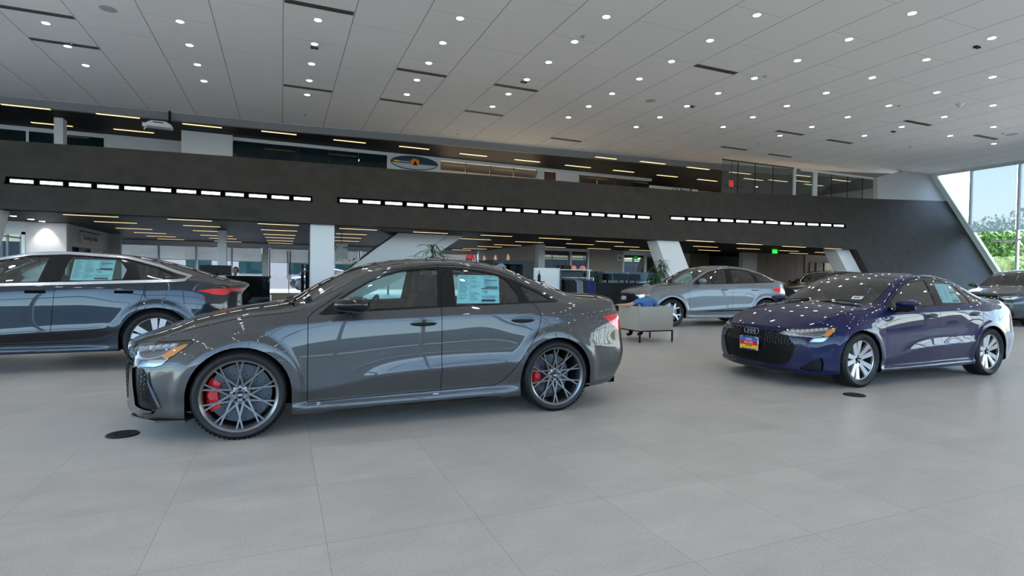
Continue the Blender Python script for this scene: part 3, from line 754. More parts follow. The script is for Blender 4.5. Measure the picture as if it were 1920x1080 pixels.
        fs = [(i*n2+k, i*n2+(k+1) % n2, (i+1)*n2+(k+1) % n2, (i+1)*n2+k) for i in range(n1) for k in range(n2)]+[tuple(range(n2)), tuple(range(n1*n2, (n1+1)*n2))]
        m.add(vs, fs)
        mo = m.build('side_mirror', M['gloss'] if rs else colour, root, smooth=True, auto=80)
        st_ = MB(); st_.tube([(cx, s*.80, .925), (cx, s*.86, .925), (cx, s*.91, .955)], [.035, .028, .024], 10); st_.build('mirror_arm', M['gloss'], mo, smooth=True)
        tr = MB(); tr.prism([(.56, s*(sy(.6, .945)+.004), .925), (.70, s*(sy(.7, .95)+.004), .935), (.70, s*(sy(.7, 1.03)+.004), 1.03)], (0, s*.004, 0)); tr.build('mirror_corner', M['gloss'], mo)
        if not rs:
            lw = MB(); lw.tube([(.66, s*.87, .962), (.70, s*.98, .958), (.72, s*1.06, .972)], [.05, .052, .03], 8); lw.build('mirror_base', M['black'], mo, smooth=True)
    # wipers, antenna, window sticker
    for s, xa in ((1, .33), (-1, .31)):
        w = MB(); w.tube([(xa, .55*s if s > 0 else -.05, 1.0), (xa+.05, .2*s if s > 0 else -.35, 1.03), (xa+.07, -.05*s if s > 0 else -.62, 1.005)], .007, 6); w.build('wiper', M['black'], root)
    fin = MB(); fin.prism([(2.35, -.012, 1.355), (2.50, -.012, 1.315), (2.50, -.012, 1.36), (2.45, -.012, 1.395)], (0, .024, 0)); fin.build('antenna', colour, root, bevel=.006)
    return root, S
def sticker(root, sy, x0, z0, x1, z1, side, seed=1, lean=.0, name='price_sheet'):
    """printed sheet behind the rear side window"""
    rn = random.Random(seed); n = 6; off = .010
    def pt(u, v, o=off):
        x = x0+(x1-x0)*u+lean*(1-v); z = z0+(z1-z0)*v; return (x, side*(sy(x, z)-o), z)
    vs = [pt(i/n, j/n) for j in range(n+1) for i in range(n+1)]; fs = [(j*(n+1)+i, j*(n+1)+i+1, (j+1)*(n+1)+i+1, (j+1)*(n+1)+i) for j in range(n) for i in range(n)]
    o = mesh_obj(name, vs, fs, M['sheet'], root, smooth=True)
    k = MB(); d = MB()
    def bar(mb, u0, v0, u1, v1): mb.add([pt(u0, v0, off-.003), pt(u1, v0, off-.003), pt(u1, v1, off-.003), pt(u0, v1, off-.003)], [(0, 1, 2, 3)])
    for j in range(26):
        v = .93-j*.033
        for (a, b) in ((.04, .28), (.31, .55)):
            if rn.random() < .85: bar(k, a, v, a+(b-a)*rn.uniform(.35, 1), v+.010)
        if v > .50 and rn.random() < .8: bar(k, .62, v, .62+.3*rn.uniform(.4, 1), v+.010)
    bar(k, .29, .05, .295, .93); bar(k, .05, .955, .95, .962)
    bar(d, .66, .80, .95, .825); bar(d, .66, .55, .96, .595); bar(d, .56, .50, .96, .535); bar(d, .57, .06, .90, .14); bar(k, .57, .25, .96, .262)
    for i in range(9): bar(d, .60+i*.035, .19, .60+i*.035+.02*rn.uniform(.5, 1), .225)
    k.build('printed_text', pbr('sheet_text', (.17, .27, .29), .7), o); d.build('printed_bars', pbr('sheet_bars', (.02, .07, .09), .7), o)
    t = bpy.data.curves.new('price_figure', 'FONT'); t.body = '*22'; t.size = .034; t.extrude = .0003
    t.materials.append(M['black']); c_ = bpy.data.objects.new('tmp', t); link(c_); bpy.context.view_layer.update(); me = bpy.data.meshes.new_from_object(c_.evaluated_get(bpy.context.evaluated_depsgraph_get())); bpy.data.objects.remove(c_)
    to = bpy.data.objects.new('printed_figure', me); link(to); to.parent = o
    p = pt(.60, .37, off-.003); q = pt(.60, .47, off-.003); a = math.atan2(q[1]-p[1], q[2]-p[2])
    to.location = p; to.rotation_euler = (PI/2-a if side < 0 else PI/2, 0, 0 if side < 0 else PI)
    return o
# ------------------------------------------------------------------ generic larger cars
def gen_spec(p):
    """p: wb,nose,tail,W,sill,wz,Ra,zc,zr,yr,zb,zn(hood lip height),zt(tail top),tx(rear face profile)"""
    wb, xf, xr, W, s = p['wb'], p['nose'], p['tail'], p['W'], p['sill']; zn, zt = p['zn'], p['zt']
    a, b = xf+.26, xr-.26
    base = [0, .07, .18, .42, .60, .78, 1.0]; st = [a+(-.40-a)*t for t in (0, .35, .7)]
    st += [-.40, -.2, 0, .2, .4, .58]; m = 8; st += [.58+(wb-.45-.58)*(k+1)/m for k in range(m)]; st += [wb-.2, wb, wb+.2, wb+.42]; st += [wb+.42+(b-wb-.42)*t for t in (.35, .7, 1)]
    st = sorted(set(round(x, 3) for x in st))
    # keep a minimum spacing
    q = [st[0]]
    for x in st[1:]:
        if x-q[-1] > .09 or x == st[-1]: q.append(x)
    if q[-1]-q[-2] < .09: q.pop(-2)
    st = q; S = {'stations': st}
    zb, zr = pchip(p['zb']), pchip(p['zr']); yr = pchip(p['yr'])
    zf = lambda f: [(x, f(x)) for x in np.linspace(a, b, 24)]
    def taper(w, fn, rn):    # half width along the car: narrows to nose and tail
        return [(a, w-fn), (a+.14, w-fn*.45), (a+.32, w-fn*.12), (a+.55, w), (b-.6, w), (b-.3, w-rn*.12), (b-.12, w-rn*.5), (b, w-rn)]
    fn, rn = p.get('fn', .16), p.get('rn', .13)
    fl = p.get('flare', .012); k = p.get('rise', .0)
    def waist(w, dip):       # slightly pinched doors
        return [(a, w-fn), (a+.14, w-fn*.45), (a+.32, w-fn*.12), (0, w+.004), (.42, w-dip*.4), (.8, w-dip), (wb-.8, w-dip), (wb-.4, w-dip*.4), (wb, w+.004), (b-.3, w-rn*.12), (b-.12, w-rn*.5), (b, w-rn)]
    midz = lambda t: [(x, (s+.42)*(1-t)+(zb(x)-.10)*t) for x in np.linspace(a, b, 16)]
    fh = s+.02
    S['rows'] = [([(a, s-.02), (b, s+.02)], taper(W-.20, fn, rn)), ([(a, s), (.5, s), (wb-.5, s), (b, s+.05)], taper(W-.05, fn, rn)),
        ([(a, s+.10), (.5, s+.085), (wb-.5, s+.085), (b, s+.14)], waist(W-.02, .035)),
        ([(a, s+.22), (.45, s+.19), (wb-.5, s+.27), (b, s+.26)], waist(W, .012)), ([(a, s+.33), (.45, s+.31), (wb-.5, s+.38), (b, s+.37)], waist(W, .024)),
        (midz(.42), waist(W-.010, .022)), ([(x, zb(x)-(.12 if x > 0 else .10)) for x in np.linspace(a, b, 16)], waist(W-.042, .008)),
        (zf(zb), taper(W-.09, fn*.8, rn)), ([(x, zb(x)+(zr(x)-zb(x))*.52) for x in np.linspace(a, b, 24)], [(x, (yr(x)*.52+(W-.09-(fn*.8 if x < a+.1 else 0))*.48)+(.012 if .5 < x < wb+.3 else 0)) for x in np.linspace(a, b, 16)]),
        (zf(zr), zf(yr))]
    S['zc'] = p['zc']; S['crease'] = [(3, .38, wb-.38, .7), (6, .4, wb+.4, .4), (2, .38, wb-.38, .5)]
    S['fcx'] = [a-.0, a-.01, a-.02, a-.03, a-.03, a-.03, a-.025, a-.02, a-.01, a]
    f = p['front']  # list of (z, x) centre front profile
    ff = pchip(f); zz = np.linspace(f[0][0], f[-1][0], 10); S['fz'] = [float(z) for z in zz]; S['fx'] = [ff(z) for z in zz]
    r = p['rear']; rf = pchip(r); zz = np.linspace(r[0][0], r[-1][0], 10); S['rz'] = [float(z) for z in zz]; S['rx'] = [rf(z) for z in zz]
    S['rcx'] = [b-.06, b-.03, b, b+.01, b+.02, b+.02, b+.01, b, b-.0, b-.02]
    wz, Ra = p['wz'], p['Ra']
    def shape(P):
        P = P.copy()
        for cx in (0, wb):
            rr = np.hypot(P[:, 0]-cx, P[:, 2]-wz); m = (np.abs(P[:, 1]) > .55) & (P[:, 2] < 1.0)
            w = np.clip((Ra+.10-rr)/.05, 0, 1); w = w*w*(3-2*w); P[:, 1] += np.sign(P[:, 1])*m*w*fl
        return P
    S['shape'] = shape
    S.update(arch=Ra, wb=wb, wz=wz, xf=xf, xr=xr, zu=s, tyre=p['tyre'], rim=p['rim'], ww=.255, track=W-.135, style=p['style'], rimmat='rimsilver')
    S['int'] = dict(floor=s+.16, w=W-.17, x0=.62, x1=wb+.35, belt=zb(1.2)-.02, xs=1.30, xs2=wb-.72, dy=-.38)
    return S
def gen_car(name, label, p, colour):
    S = gen_spec(p); fl = lambda c, n: abs(n[1]) > .3 and c[1] > .5
    nm = lambda z0: (lambda c, n: n[2] > .3 and c[2] > z0)
    S['panels'] = [('hood', p['hood'], 'top', lambda c, n: n[2] > .35 and c[2] > p['zn']-.06), ('door_front', p['doorF'], 'side', fl), ('door_rear', p['doorR'], 'side', fl)]
    S['regions'] = list(p.get('regions', []))+[('headlight', p['headlight'], 'fc', 'front'), ('hl_drl', p['drl'], 'fc', 'front'), ('taillight', p['tail_light'], 'rc', 'rear'),
        ('grille', p['grille'], 'front', lambda c, n: n[0] < -.25 and c[0] < p['nose']+.35),
        ('ws_frame', offset_poly(p['ws'], .02), 'top', nm(.95)), ('windshield', p['ws'], 'top', nm(.95)), ('rear_window', p['rw'], 'top', nm(1.0)),
        ('dlo', p['dlo'], 'side', 'flank'), ('glass_front', p['gF'], 'side', 'flank'), ('glass_rear', p['gR'], 'side', 'flank'), ('glass_quarter', p['gC'], 'side', 'flank')]
    gl = M['carglass']; gr = M[p.get('rearglass', 'carglass')]
    S['emit'] = {'hood': ('hood', colour, 'both', 0), 'front_door': ('door_front', colour, 'lr', 0), 'rear_door': ('door_rear', colour, 'lr', 0), 'windscreen': ('windshield', gl, 'both', -.002),
        'windscreen_frame': ('ws_frame', M['gloss'], 'both', 0), 'rear_window': ('rear_window', M['darkglass'], 'both', 0), 'window_trim': ('dlo', M['gloss'], 'lr', .001), 'front_door_window': ('glass_front', gl, 'lr', -.004),
        'rear_door_window': ('glass_rear', gr, 'lr', -.004), 'quarter_window': ('glass_quarter', gr, 'lr', -.004), 'headlight': (['headlight', 'hl_drl'], M['lampglass'], 'lr', 0), 'lamp_housing': ('headlight', M['lampdark'], 'lr', -.02),
        'running_light': ('hl_drl', M['lampin'], 'lr', -.008), 'tail_light': ('taillight', M['redlens'], 'lr', .001), 'grille': ('grille', M['black'], 'both', -.02), 'arch_trim': ('arch_trim', colour, 'lr', .004),
        'sill_insert': ('black_sill', M['gloss'], 'lr', .002), 'window_chrome': ('chrome', M['chrome'], 'lr', .004), 'lower_grille': ('lowgrille', M['black'], 'both', -.01)}
    S.update({k: v for k, v in p.get('extra', {}).items()})
    root = make_car(name, label, S, colour); sy, fx = S['sy'], S['fxf']
    wb = p['wb']
    if p.get('cuthandles'):
        pass
    for s in (-1, 1):
        for x in p['handles']:
            z = p['hz']; m = MB()
            if p.get('flush'):
                m.prism([(x-.10, s*(sy(x-.1, z)+.002), z-.018), (x+.10, s*(sy(x+.1, z)+.002), z-.018), (x+.10, s*(sy(x+.1, z+.018)+.002), z+.018), (x-.10, s*(sy(x-.1, z+.018)+.002), z+.018)], (0, s*.003, 0))
                m.build('door_handle', M['liner'], root)
            else:
                y0 = sy(x, z)+.012; m.tube([(x-.115+.23*k/8, s*(y0-.01+.022*math.sin(PI*k/8)**.5), z) for k in range(9)], [.004+.013*math.sin(PI*k/8)**.5 for k in range(9)], 10); m.build('door_handle', colour, root, smooth=True)
        mx, mz = p['mirror']; my = sy(mx, mz-.08); m = MB(); n2 = 16; n1 = 12; vs = []
        for i in range(n1+1):
            v = i/n1; y = my+.05+.24*v; w = math.sin(PI*min(max(v, .03), .98))**.4
            for k in range(n2):
                a = 2*PI*k/n2; vs.append((mx+.09*w*math.cos(a), s*y, mz+.075*w*math.sin(a)))
        m.add(vs, [(i*n2+k, i*n2+(k+1) % n2, (i+1)*n2+(k+1) % n2, (i+1)*n2+k) for i in range(n1) for k in range(n2)]+[tuple(range(n2)), tuple(range(n1*n2, (n1+1)*n2))])
        mo = m.build('side_mirror', colour, root, smooth=True, auto=80)
        m = MB(); m.tube([(mx, s*(my-.03), mz-.07), (mx, s*(my+.07), mz-.05), (mx, s*(my+.12), mz-.02)], .025, 8); m.build('mirror_arm', M['gloss'], mo, smooth=True)
    lg = MB(); xg = fx(0, p['logo'])-.006; ring_logo(lg, (xg, 0, p['logo']), .042, .010, 'x'); lg.build('ring_emblem', M['chrome'], root, smooth=True)
    return root, S
def etron_left():
    """big electric fastback; rear axle at x=wb"""
    wb = 2.95; o = wb
    P = dict(wb=wb, nose=-.90, tail=wb+1.03, W=.955, sill=.245, wz=.385, Ra=.405, tyre=.372, rim=.295, style='aero', zn=.70, zt=1.05, fn=.18, rn=.20)
    P['zc'] = [(-.64, .78), (-.4, .86), (0, .955), (.3, 1.01), (.5, 1.06), (.9, 1.27), (1.3, 1.43), (1.8, 1.49), (2.24, 1.487), (2.67, 1.445), (3.05, 1.36), (3.5, 1.215), (3.72, 1.13)]
    P['zr'] = [(-.64, .73), (-.4, .80), (0, .905), (.4, .98), (.6, 1.04), (.9, 1.20), (1.28, 1.37), (1.60, 1.445), (1.95, 1.468), (2.58, 1.435), (2.94, 1.335), (3.21, 1.215), (3.4, 1.15), (3.72, 1.075)]
    P['yr'] = [(-.64, .62), (-.4, .68), (.4, .76), (.9, .70), (1.5, .62), (2.2, .60), (2.8, .61), (3.2, .66), (3.72, .66)]
    P['zb'] = [(-.64, .69), (-.4, .77), (0, .87), (.5, .99), (1.0, 1.05), (1.36, 1.077), (2.0, 1.10), (2.7, 1.125), (3.1, 1.13), (3.4, 1.11), (3.72, 1.06)]
    P['front'] = [(.22, -.78), (.27, -.87), (.4, -.90), (.55, -.90), (.68, -.86), (.75, -.82)]; P['rear'] = [(.30, o+.88), (.36, o+.97), (.5, o+1.0), (.62, o+1.0), (.75, o+.93), (.93, o+.93), (1.03, o+.99), (1.10, o+1.0)]
    P['hood'] = [(-1, -.05), (-1, .45), (-.78, .62), (-.4, .74), (0, .78), (.4, .80), (.5, .75), (.42, .5), (.36, -.05)]
    P['doorF'] = [(.52, .36), (.52, 1.0), (.60, 1.07), (.9, 1.22), (1.28, 1.39), (1.60, 1.46), (1.93, 1.48), (1.90, 1.09), (1.86, .36)]
    P['doorR'] = [(1.86, .36), (1.90, 1.09), (1.93, 1.48), (2.2, 1.475), (2.60, 1.44), (2.72, 1.41), (2.84, 1.14), (2.80, .94), (2.73, .74), (2.60, .55), (2.45, .40), (2.3, .36)]
    dl = [(.60, 1.03), (.9, 1.185), (1.28, 1.352), (1.60, 1.424), (1.95, 1.446), (2.58, 1.41), (2.94, 1.305), (3.15, 1.22), (3.26, 1.185), (3.24, 1.158), (3.15, 1.148), (2.68, 1.130), (2.02, 1.104), (1.36, 1.080), (.9, 1.045)]
    P['dlo'] = dl
    P['gF'] = [(.80, 1.06), (.98, 1.205), (1.28, 1.335), (1.60, 1.405), (1.78, 1.42), (1.72, 1.105), (1.36, 1.09)]; P['gR'] = [(1.93, 1.115), (2.0, 1.425), (2.30, 1.415), (2.50, 1.393), (2.60, 1.26), (2.57, 1.138)]
    P['gC'] = [(2.76, 1.146), (2.68, 1.365), (2.90, 1.30), (3.08, 1.22), (3.13, 1.175)]
    P['ws'] = [(.40, -.02), (.45, .45), (.56, .68), (.9, .66), (1.22, .60), (1.24, .3), (1.22, -.02)]; P['rw'] = [(2.9, -.02), (2.95, .5), (3.55, .55), (3.6, -.02)]
    P['headlight'] = [(-.45, .58), (-.3, .66), (.1, .70), (.3, .70), (.2, .62), (0, .56)]; P['drl'] = [(-.3, .64), (.1, .68), (.25, .685), (.1, .66), (-.2, .62)]
    P['tail_light'] = [(-2.52, 1.005), (-2.75, 1.028), (-3.3, 1.03), (-3.95, 1.03), (-3.95, .985), (-3.2, .98), (-2.95, .942), (-2.75, .955), (-2.62, .985)]
    P['grille'] = [(-.05, .6), (.4, .6), (.5, .45), (.4, .3), (-.05, .3)]
    cr = []; n = len(dl)
    P['regions'] = [('chrome', offset_poly(dl, .034), 'side', 'flank'),
        ('black_sill', [(.45, .385), (.5, .47), (1.0, .48), (1.9, .50), (2.62, .555), (2.45, .46), (2.30, .415), (2.0, .395), (1.0, .372)], 'side', lambda c, n: c[1] > .5)]
    P['handles'] = [1.71, 2.60]; P['hz'] = .985; P['flush'] = True; P['mirror'] = (.72, 1.13); P['logo'] = .72; P['rearglass'] = 'carglass'
    return P
def suv_fastback():
    wb = 2.76
    P = dict(wb=wb, nose=-.87, tail=wb+.96, W=.93, sill=.22, wz=.365, Ra=.395, tyre=.355, rim=.275, style='star5', zn=.86, zt=1.1, fn=.20, rn=.17, cladding=.0, flare=.02)
    P['zc'] = [(-.61, .93), (-.4, 1.0), (0, 1.06), (.35, 1.10), (.55, 1.17), (.85, 1.36), (1.15, 1.50), (1.5, 1.575), (1.9, 1.60), (2.3, 1.575), (2.75, 1.48), (3.1, 1.37), (3.46, 1.23)]
    P['zr'] = [(-.61, .88), (-.4, .94), (0, 1.02), (.4, 1.07), (.6, 1.13), (.85, 1.28), (1.15, 1.44), (1.5, 1.525), (1.9, 1.545), (2.3, 1.515), (2.7, 1.42), (3.0, 1.31), (3.25, 1.215), (3.46, 1.16)]
    P['yr'] = [(-.61, .66), (-.4, .72), (.4, .74), (.9, .68), (1.5, .62), (2.2, .60), (2.8, .62), (3.2, .65), (3.46, .66)]
    P['zb'] = [(-.61, .82), (-.4, .88), (0, .96), (.5, 1.03), (1.0, 1.06), (2.0, 1.09), (2.7, 1.12), (3.0, 1.12), (3.46, 1.08)]
    P['front'] = [(.24, -.76), (.30, -.84), (.5, -.87), (.7, -.87), (.82, -.84), (.90, -.78)]; P['rear'] = [(.28, wb+.80), (.36, wb+.90), (.5, wb+.94), (.65, wb+.93), (.8, wb+.86), (1.0, wb+.85), (1.12, wb+.86), (1.2, wb+.88)]
    P['hood'] = [(-1, -.05), (-1, .45), (-.7, .64), (-.4, .76), (0, .80), (.36, .80), (.45, .74), (.38, .5), (.33, -.05)]
    P['doorF'] = [(.50, .30), (.50, 1.05), (.60, 1.13), (.85, 1.30), (1.15, 1.46), (1.5, 1.54), (1.80, 1.56), (1.77, 1.09), (1.72, .30)]
    P['doorR'] = [(1.72, .30), (1.77, 1.09), (1.80, 1.56), (2.2, 1.535), (2.45, 1.49), (2.62, 1.15), (2.62, .95), (2.52, .77), (2.38, .62), (2.28, .45), (2.2, .33), (2.1, .30)]
    P['dlo'] = [(.62, 1.09), (.85, 1.245), (1.15, 1.405), (1.5, 1.49), (1.9, 1.512), (2.3, 1.48), (2.7, 1.385), (3.0, 1.275), (3.16, 1.20), (3.05, 1.155), (2.7, 1.14), (2.0, 1.115), (1.0, 1.085)]
    P['gF'] = [(.78, 1.10), (.95, 1.26), (1.18, 1.385), (1.5, 1.47), (1.66, 1.482), (1.62, 1.115), (1.0, 1.10)]; P['gR'] = [(1.80, 1.125), (1.84, 1.49), (2.2, 1.468), (2.40, 1.43), (2.50, 1.15)]
    P['gC'] = [(2.60, 1.155), (2.52, 1.40), (2.72, 1.355), (3.0, 1.245), (3.06, 1.20), (2.98, 1.17)]
    P['ws'] = [(.36, -.02), (.42, .45), (.55, .66), (.85, .64), (1.08, .60), (1.10, .3), (1.08, -.02)]; P['rw'] = [(2.6, -.02), (2.65, .5), (3.3, .55), (3.38, -.02)]
    P['headlight'] = [(-.42, .72), (-.3, .80), (.1, .85), (.33, .86), (.25, .78), (0, .70)]; P['drl'] = [(-.3, .78), (.1, .83), (.28, .84), (.1, .81), (-.2, .76)]
    P['tail_light'] = [(-2.75, .97), (-2.70, 1.0), (-2.4, 1.02), (-2.1, 1.02), (-2.1, .93), (-2.45, .87), (-2.55, .84)]
    P['grille'] = [(-.05, .82), (.40, .82), (.62, .68), (.5, .36), (.35, .32), (-.05, .32)]
    P['regions'] = [('black_sill', [(.75, .405), (1.72, .425), (2.05, .435), (2.2, .38), (2.10, .385), (1.9, .40), (1.2, .385)], 'side', lambda c, n: c[1] > .5), ('lowgrille', [(-1.3, .2), (-1.3, .30), (-.1, .30), (.1, .2)], 'fc', 'front')]
    P['handles'] = [1.52, 2.42]; P['hz'] = .955; P['mirror'] = (.80, 1.17); P['logo'] = .70
    return P
def suv_tall(W=.96):
    wb = 2.99
    P = dict(wb=wb, nose=-.90, tail=wb+1.1, W=W, sill=.25, wz=.38, Ra=.41, tyre=.37, rim=.28, style='star5', zn=.93, zt=1.1, fn=.20, rn=.15, flare=.015)
    P['zc'] = [(-.64, 1.0), (-.4, 1.06), (0, 1.12), (.35, 1.15), (.55, 1.21), (.9, 1.45), (1.15, 1.60), (1.5, 1.69), (2.0, 1.73), (2.8, 1.72), (3.3, 1.68), (3.6, 1.60), (3.83, 1.35)]
    P['zr'] = [(-.64, .95), (-.4, 1.0), (0, 1.07), (.4, 1.11), (.6, 1.17), (.9, 1.39), (1.15, 1.53), (1.5, 1.62), (2.0, 1.66), (2.8, 1.65), (3.3, 1.60), (3.6, 1.48), (3.83, 1.25)]
    P['yr'] = [(-.64, .68), (-.4, .75), (.4, .78), (.9, .72), (1.5, .68), (2.2, .67), (3.3, .66), (3.83, .66)]
    P['zb'] = [(-.64, .88), (-.4, .95), (0, 1.02), (.5, 1.06), (1.0, 1.08), (2.0, 1.10), (2.99, 1.12), (3.83, 1.12)]
    P['front'] = [(.26, -.78), (.34, -.87), (.5, -.90), (.75, -.90), (.9, -.87), (.98, -.81)]; P['rear'] = [(.32, wb+.95), (.4, wb+1.04), (.6, wb+1.08), (.75, wb+1.05), (.9, wb+1.0), (1.1, wb+.97), (1.2, wb+.92), (1.3, wb+.88)]
    P['hood'] = [(-1, -.05), (-1, .5), (-.7, .66), (-.4, .78), (0, .82), (.36, .82), (.46, .76), (.38, .5), (.33, -.05)]
    P['doorF'] = [(.52, .34), (.52, 1.08), (.60, 1.16), (.9, 1.41), (1.15, 1.55), (1.5, 1.63), (1.80, 1.66), (1.78, 1.10), (1.74, .34)]
    P['doorR'] = [(1.74, .34), (1.78, 1.10), (1.80, 1.66), (2.3, 1.67), (2.66, 1.66), (2.80, 1.12), (2.78, .95), (2.66, .77), (2.52, .60), (2.42, .40), (2.34, .34)]
    P['dlo'] = [(.64, 1.10), (.9, 1.33), (1.15, 1.48), (1.5, 1.575), (2.0, 1.61), (2.8, 1.605), (3.25, 1.55), (3.45, 1.45), (3.52, 1.22), (3.4, 1.15), (2.5, 1.125), (1.2, 1.10)]
    P['gF'] = [(.80, 1.12), (1.0, 1.36), (1.2, 1.465), (1.5, 1.545), (1.68, 1.565), (1.66, 1.125)]; P['gR'] = [(1.84, 1.13), (1.86, 1.575), (2.3, 1.58), (2.62, 1.575), (2.68, 1.14)]
    P['gC'] = [(2.82, 1.15), (2.78, 1.57), (3.2, 1.52), (3.38, 1.42), (3.42, 1.22), (3.3, 1.17)]
    P['ws'] = [(.36, -.02), (.42, .45), (.56, .70), (.9, .69), (1.10, .66), (1.12, .3), (1.10, -.02)]; P['rw'] = [(3.5, -.02), (3.5, .5), (3.8, .55), (3.84, -.02)]
    P['headlight'] = [(-.48, .82), (-.35, .88), (.1, .93), (.33, .94), (.25, .85), (0, .78)]; P['drl'] = [(-.35, .86), (.1, .91), (.28, .92), (.1, .89), (-.2, .84)]
    P['tail_light'] = [(-2.95, 1.0), (-2.2, 1.03), (-2.2, .94), (-2.7, .90)]
    P['grille'] = [(-.05, .90), (.42, .90), (.58, .78), (.5, .44), (.35, .38), (-.05, .38)]
    P['regions'] = [('lowgrille', [(-1.3, .26), (-1.3, .36), (-.3, .36), (.08, .42), (.12, .30), (.0, .26)], 'fc', 'front')]
    P['handles'] = [1.55, 2.55]; P['hz'] = .98; P['mirror'] = (.82, 1.20); P['logo'] = .80
    return P
# ------------------------------------------------------------------ building shell
HC, HL, HU, XW, YB = 8.45, 2.96, 8.10, 39.9, -8.0
def grid_mat(name, col, sx, ox, sy, oy, lw, linecol, rough, var=.06, stag=0, nscale=3.0, rvar=.08, spec=.5, bumpy=0, streak=None, lw2=None):
    m, nt, b = newmat(name); tc = nt.nodes.new('ShaderNodeTexCoord'); sp = nt.nodes.new('ShaderNodeSeparateXYZ'); L(nt, tc.outputs['Object'], sp.inputs[0])
    def math_(op, a, b_=None, c=None):
        n = nt.nodes.new('ShaderNodeMath'); n.operation = op
        for i, v in enumerate((a, b_, c)):
            if v is None: continue
            if isinstance(v, (int, float)): n.inputs[i].default_value = v
            else: L(nt, v, n.inputs[i])
        return n.outputs[0]
    X = math_('SUBTRACT', sp.outputs[0], ox); Y = math_('SUBTRACT', sp.outputs[1], oy)
    cx = math_('DIVIDE', X, sx); ix = math_('FLOOR', cx)
    if stag: Y = math_('ADD', Y, math_('MULTIPLY', ix, stag*sy))
    fx_ = math_('ABSOLUTE', math_('SUBTRACT', math_('FRACT', math_('ADD', cx, .5)), .5)); dx = math_('MULTIPLY', fx_, sx)
    cy = math_('DIVIDE', Y, sy); dy = math_('MULTIPLY', math_('ABSOLUTE', math_('SUBTRACT', math_('FRACT', math_('ADD', cy, .5)), .5)), sy)
    l1 = math_('LESS_THAN', dx, lw); l2 = math_('LESS_THAN', dy, lw if lw2 is None else lw2); ln = math_('MAXIMUM', l1, math_('MULTIPLY', l2, .35 if stag else 1.0))
    n = nt.nodes.new('ShaderNodeTexNoise'); n.inputs['Scale'].default_value = nscale; n.inputs['Detail'].default_value = 8; n.inputs['Roughness'].default_value = .65
    if streak:
        mp = nt.nodes.new('ShaderNodeMapping'); mp.inputs['Scale'].default_value = streak; L(nt, tc.outputs['Object'], mp.inputs[0]); L(nt, mp.outputs[0], n.inputs['Vector'])
    else: L(nt, tc.outputs['Object'], n.inputs['Vector'])
    n2 = nt.nodes.new('ShaderNodeTexNoise'); n2.inputs['Scale'].default_value = 90; n2.inputs['Detail'].default_value = 4; L(nt, tc.outputs['Object'], n2.inputs['Vector'])
    wn = nt.nodes.new('ShaderNodeTexWhiteNoise'); wn.noise_dimensions = '2D'; cb = nt.nodes.new('ShaderNodeCombineXYZ'); L(nt, ix, cb.inputs[0]); L(nt, math_('FLOOR', cy), cb.inputs[1]); L(nt, cb.outputs[0], wn.inputs['Vector'])
    v = math_('ADD', math_('MULTIPLY_ADD', math_('SUBTRACT', n.outputs[0], .5), var*2.2, 1.0), math_('MULTIPLY', math_('SUBTRACT', n2.outputs[0], .5), var*2.6))
    v = math_('ADD', v, math_('MULTIPLY', math_('SUBTRACT', wn.outputs[0], .5), var*.5))
    sc = nt.nodes.new('ShaderNodeVectorMath'); sc.operation = 'SCALE'; sc.inputs[0].default_value = col; L(nt, v, sc.inputs['Scale'])
    mx = nt.nodes.new('ShaderNodeMix'); mx.data_type = 'RGBA'; L(nt, ln, mx.inputs[0]); L(nt, sc.outputs[0], mx.inputs[6]); mx.inputs[7].default_value = (*linecol, 1)
    L(nt, mx.outputs[2], b.inputs['Base Color']); L(nt, math_('MULTIPLY_ADD', math_('SUBTRACT', n.outputs[0], .5), rvar, rough), b.inputs['Roughness']); b.inputs['Specular IOR Level'].default_value = spec
    bp = nt.nodes.new('ShaderNodeBump'); bp.inputs['Strength'].default_value = .25; bp.inputs['Distance'].default_value = .002; L(nt, n2.outputs[0], bp.inputs['Height']); L(nt, bp.outputs[0], b.inputs['Normal'])
    return m
M['floor'] = grid_mat('stone_tiles', (.475, .43, .378), .745, .20, .755, .39, .0022, (.34, .30, .26), .38, var=.22, nscale=2.2, rvar=.25, streak=(1, 2.2, 1))
M['ceil'] = grid_mat('ceiling_panels', (.93, .885, .845), 1.825, 0, 3.54, .6, .009, (.16, .16, .165), .8, var=.02, stag=.5, nscale=.8, spec=.2, lw2=.010)
M['darkceil'] = grid_mat('dark_slat_ceiling', (.022, .019, .018), 3.4, .3, .14, 0, .006, (.006, .006, .006), .55, var=.15, nscale=2, spec=.12)
M['plaster'] = pbr('dark_plaster', (.026, .023, .019), .60, noise=(2.2, .28), bump=(25, .15), spec=.35)
M['wallw'] = pbr('painted_wall_white', (.66, .68, .70), .6, noise=(1, .03))
M['wallb'] = pbr('painted_wall_beige', (.42, .37, .33), .6, noise=(1.5, .05))
M['wallg'] = pbr('grey_wall', (.45, .46, .47), .6)
M['frame'] = pbr('white_aluminium', (.70, .73, .74), .35, .2)
M['tealframe'] = pbr('pale_teal_frame', (.42, .70, .68), .35)
M['dframe'] = pbr('dark_frame', (.012, .013, .014), .5, spec=.3)
M['wood'] = grid_mat('wood_panels', (.155, .115, .070), 50, 0, 50, 0, .001, (.02, .02, .02), .4, var=.25, nscale=5, streak=(6, 6, .5))
M['window'] = glassmat('window_glass', (.86, .93, .93), .06)
M['offglass'] = glassmat('office_glass', (.45, .58, .58), .10)
M['darkpane'] = pbr('dark_office_glass', (.004, .018, .020), .10, coat=.5, spec=.2)
M['led'] = emis('led_bar', (1, .93, .93), 3.2)
M['warm'] = emis('warm_line_light', (1, .70, .33), 1.0)
M['spot'] = emis('downlight_lens', (1, .97, .93), 45)
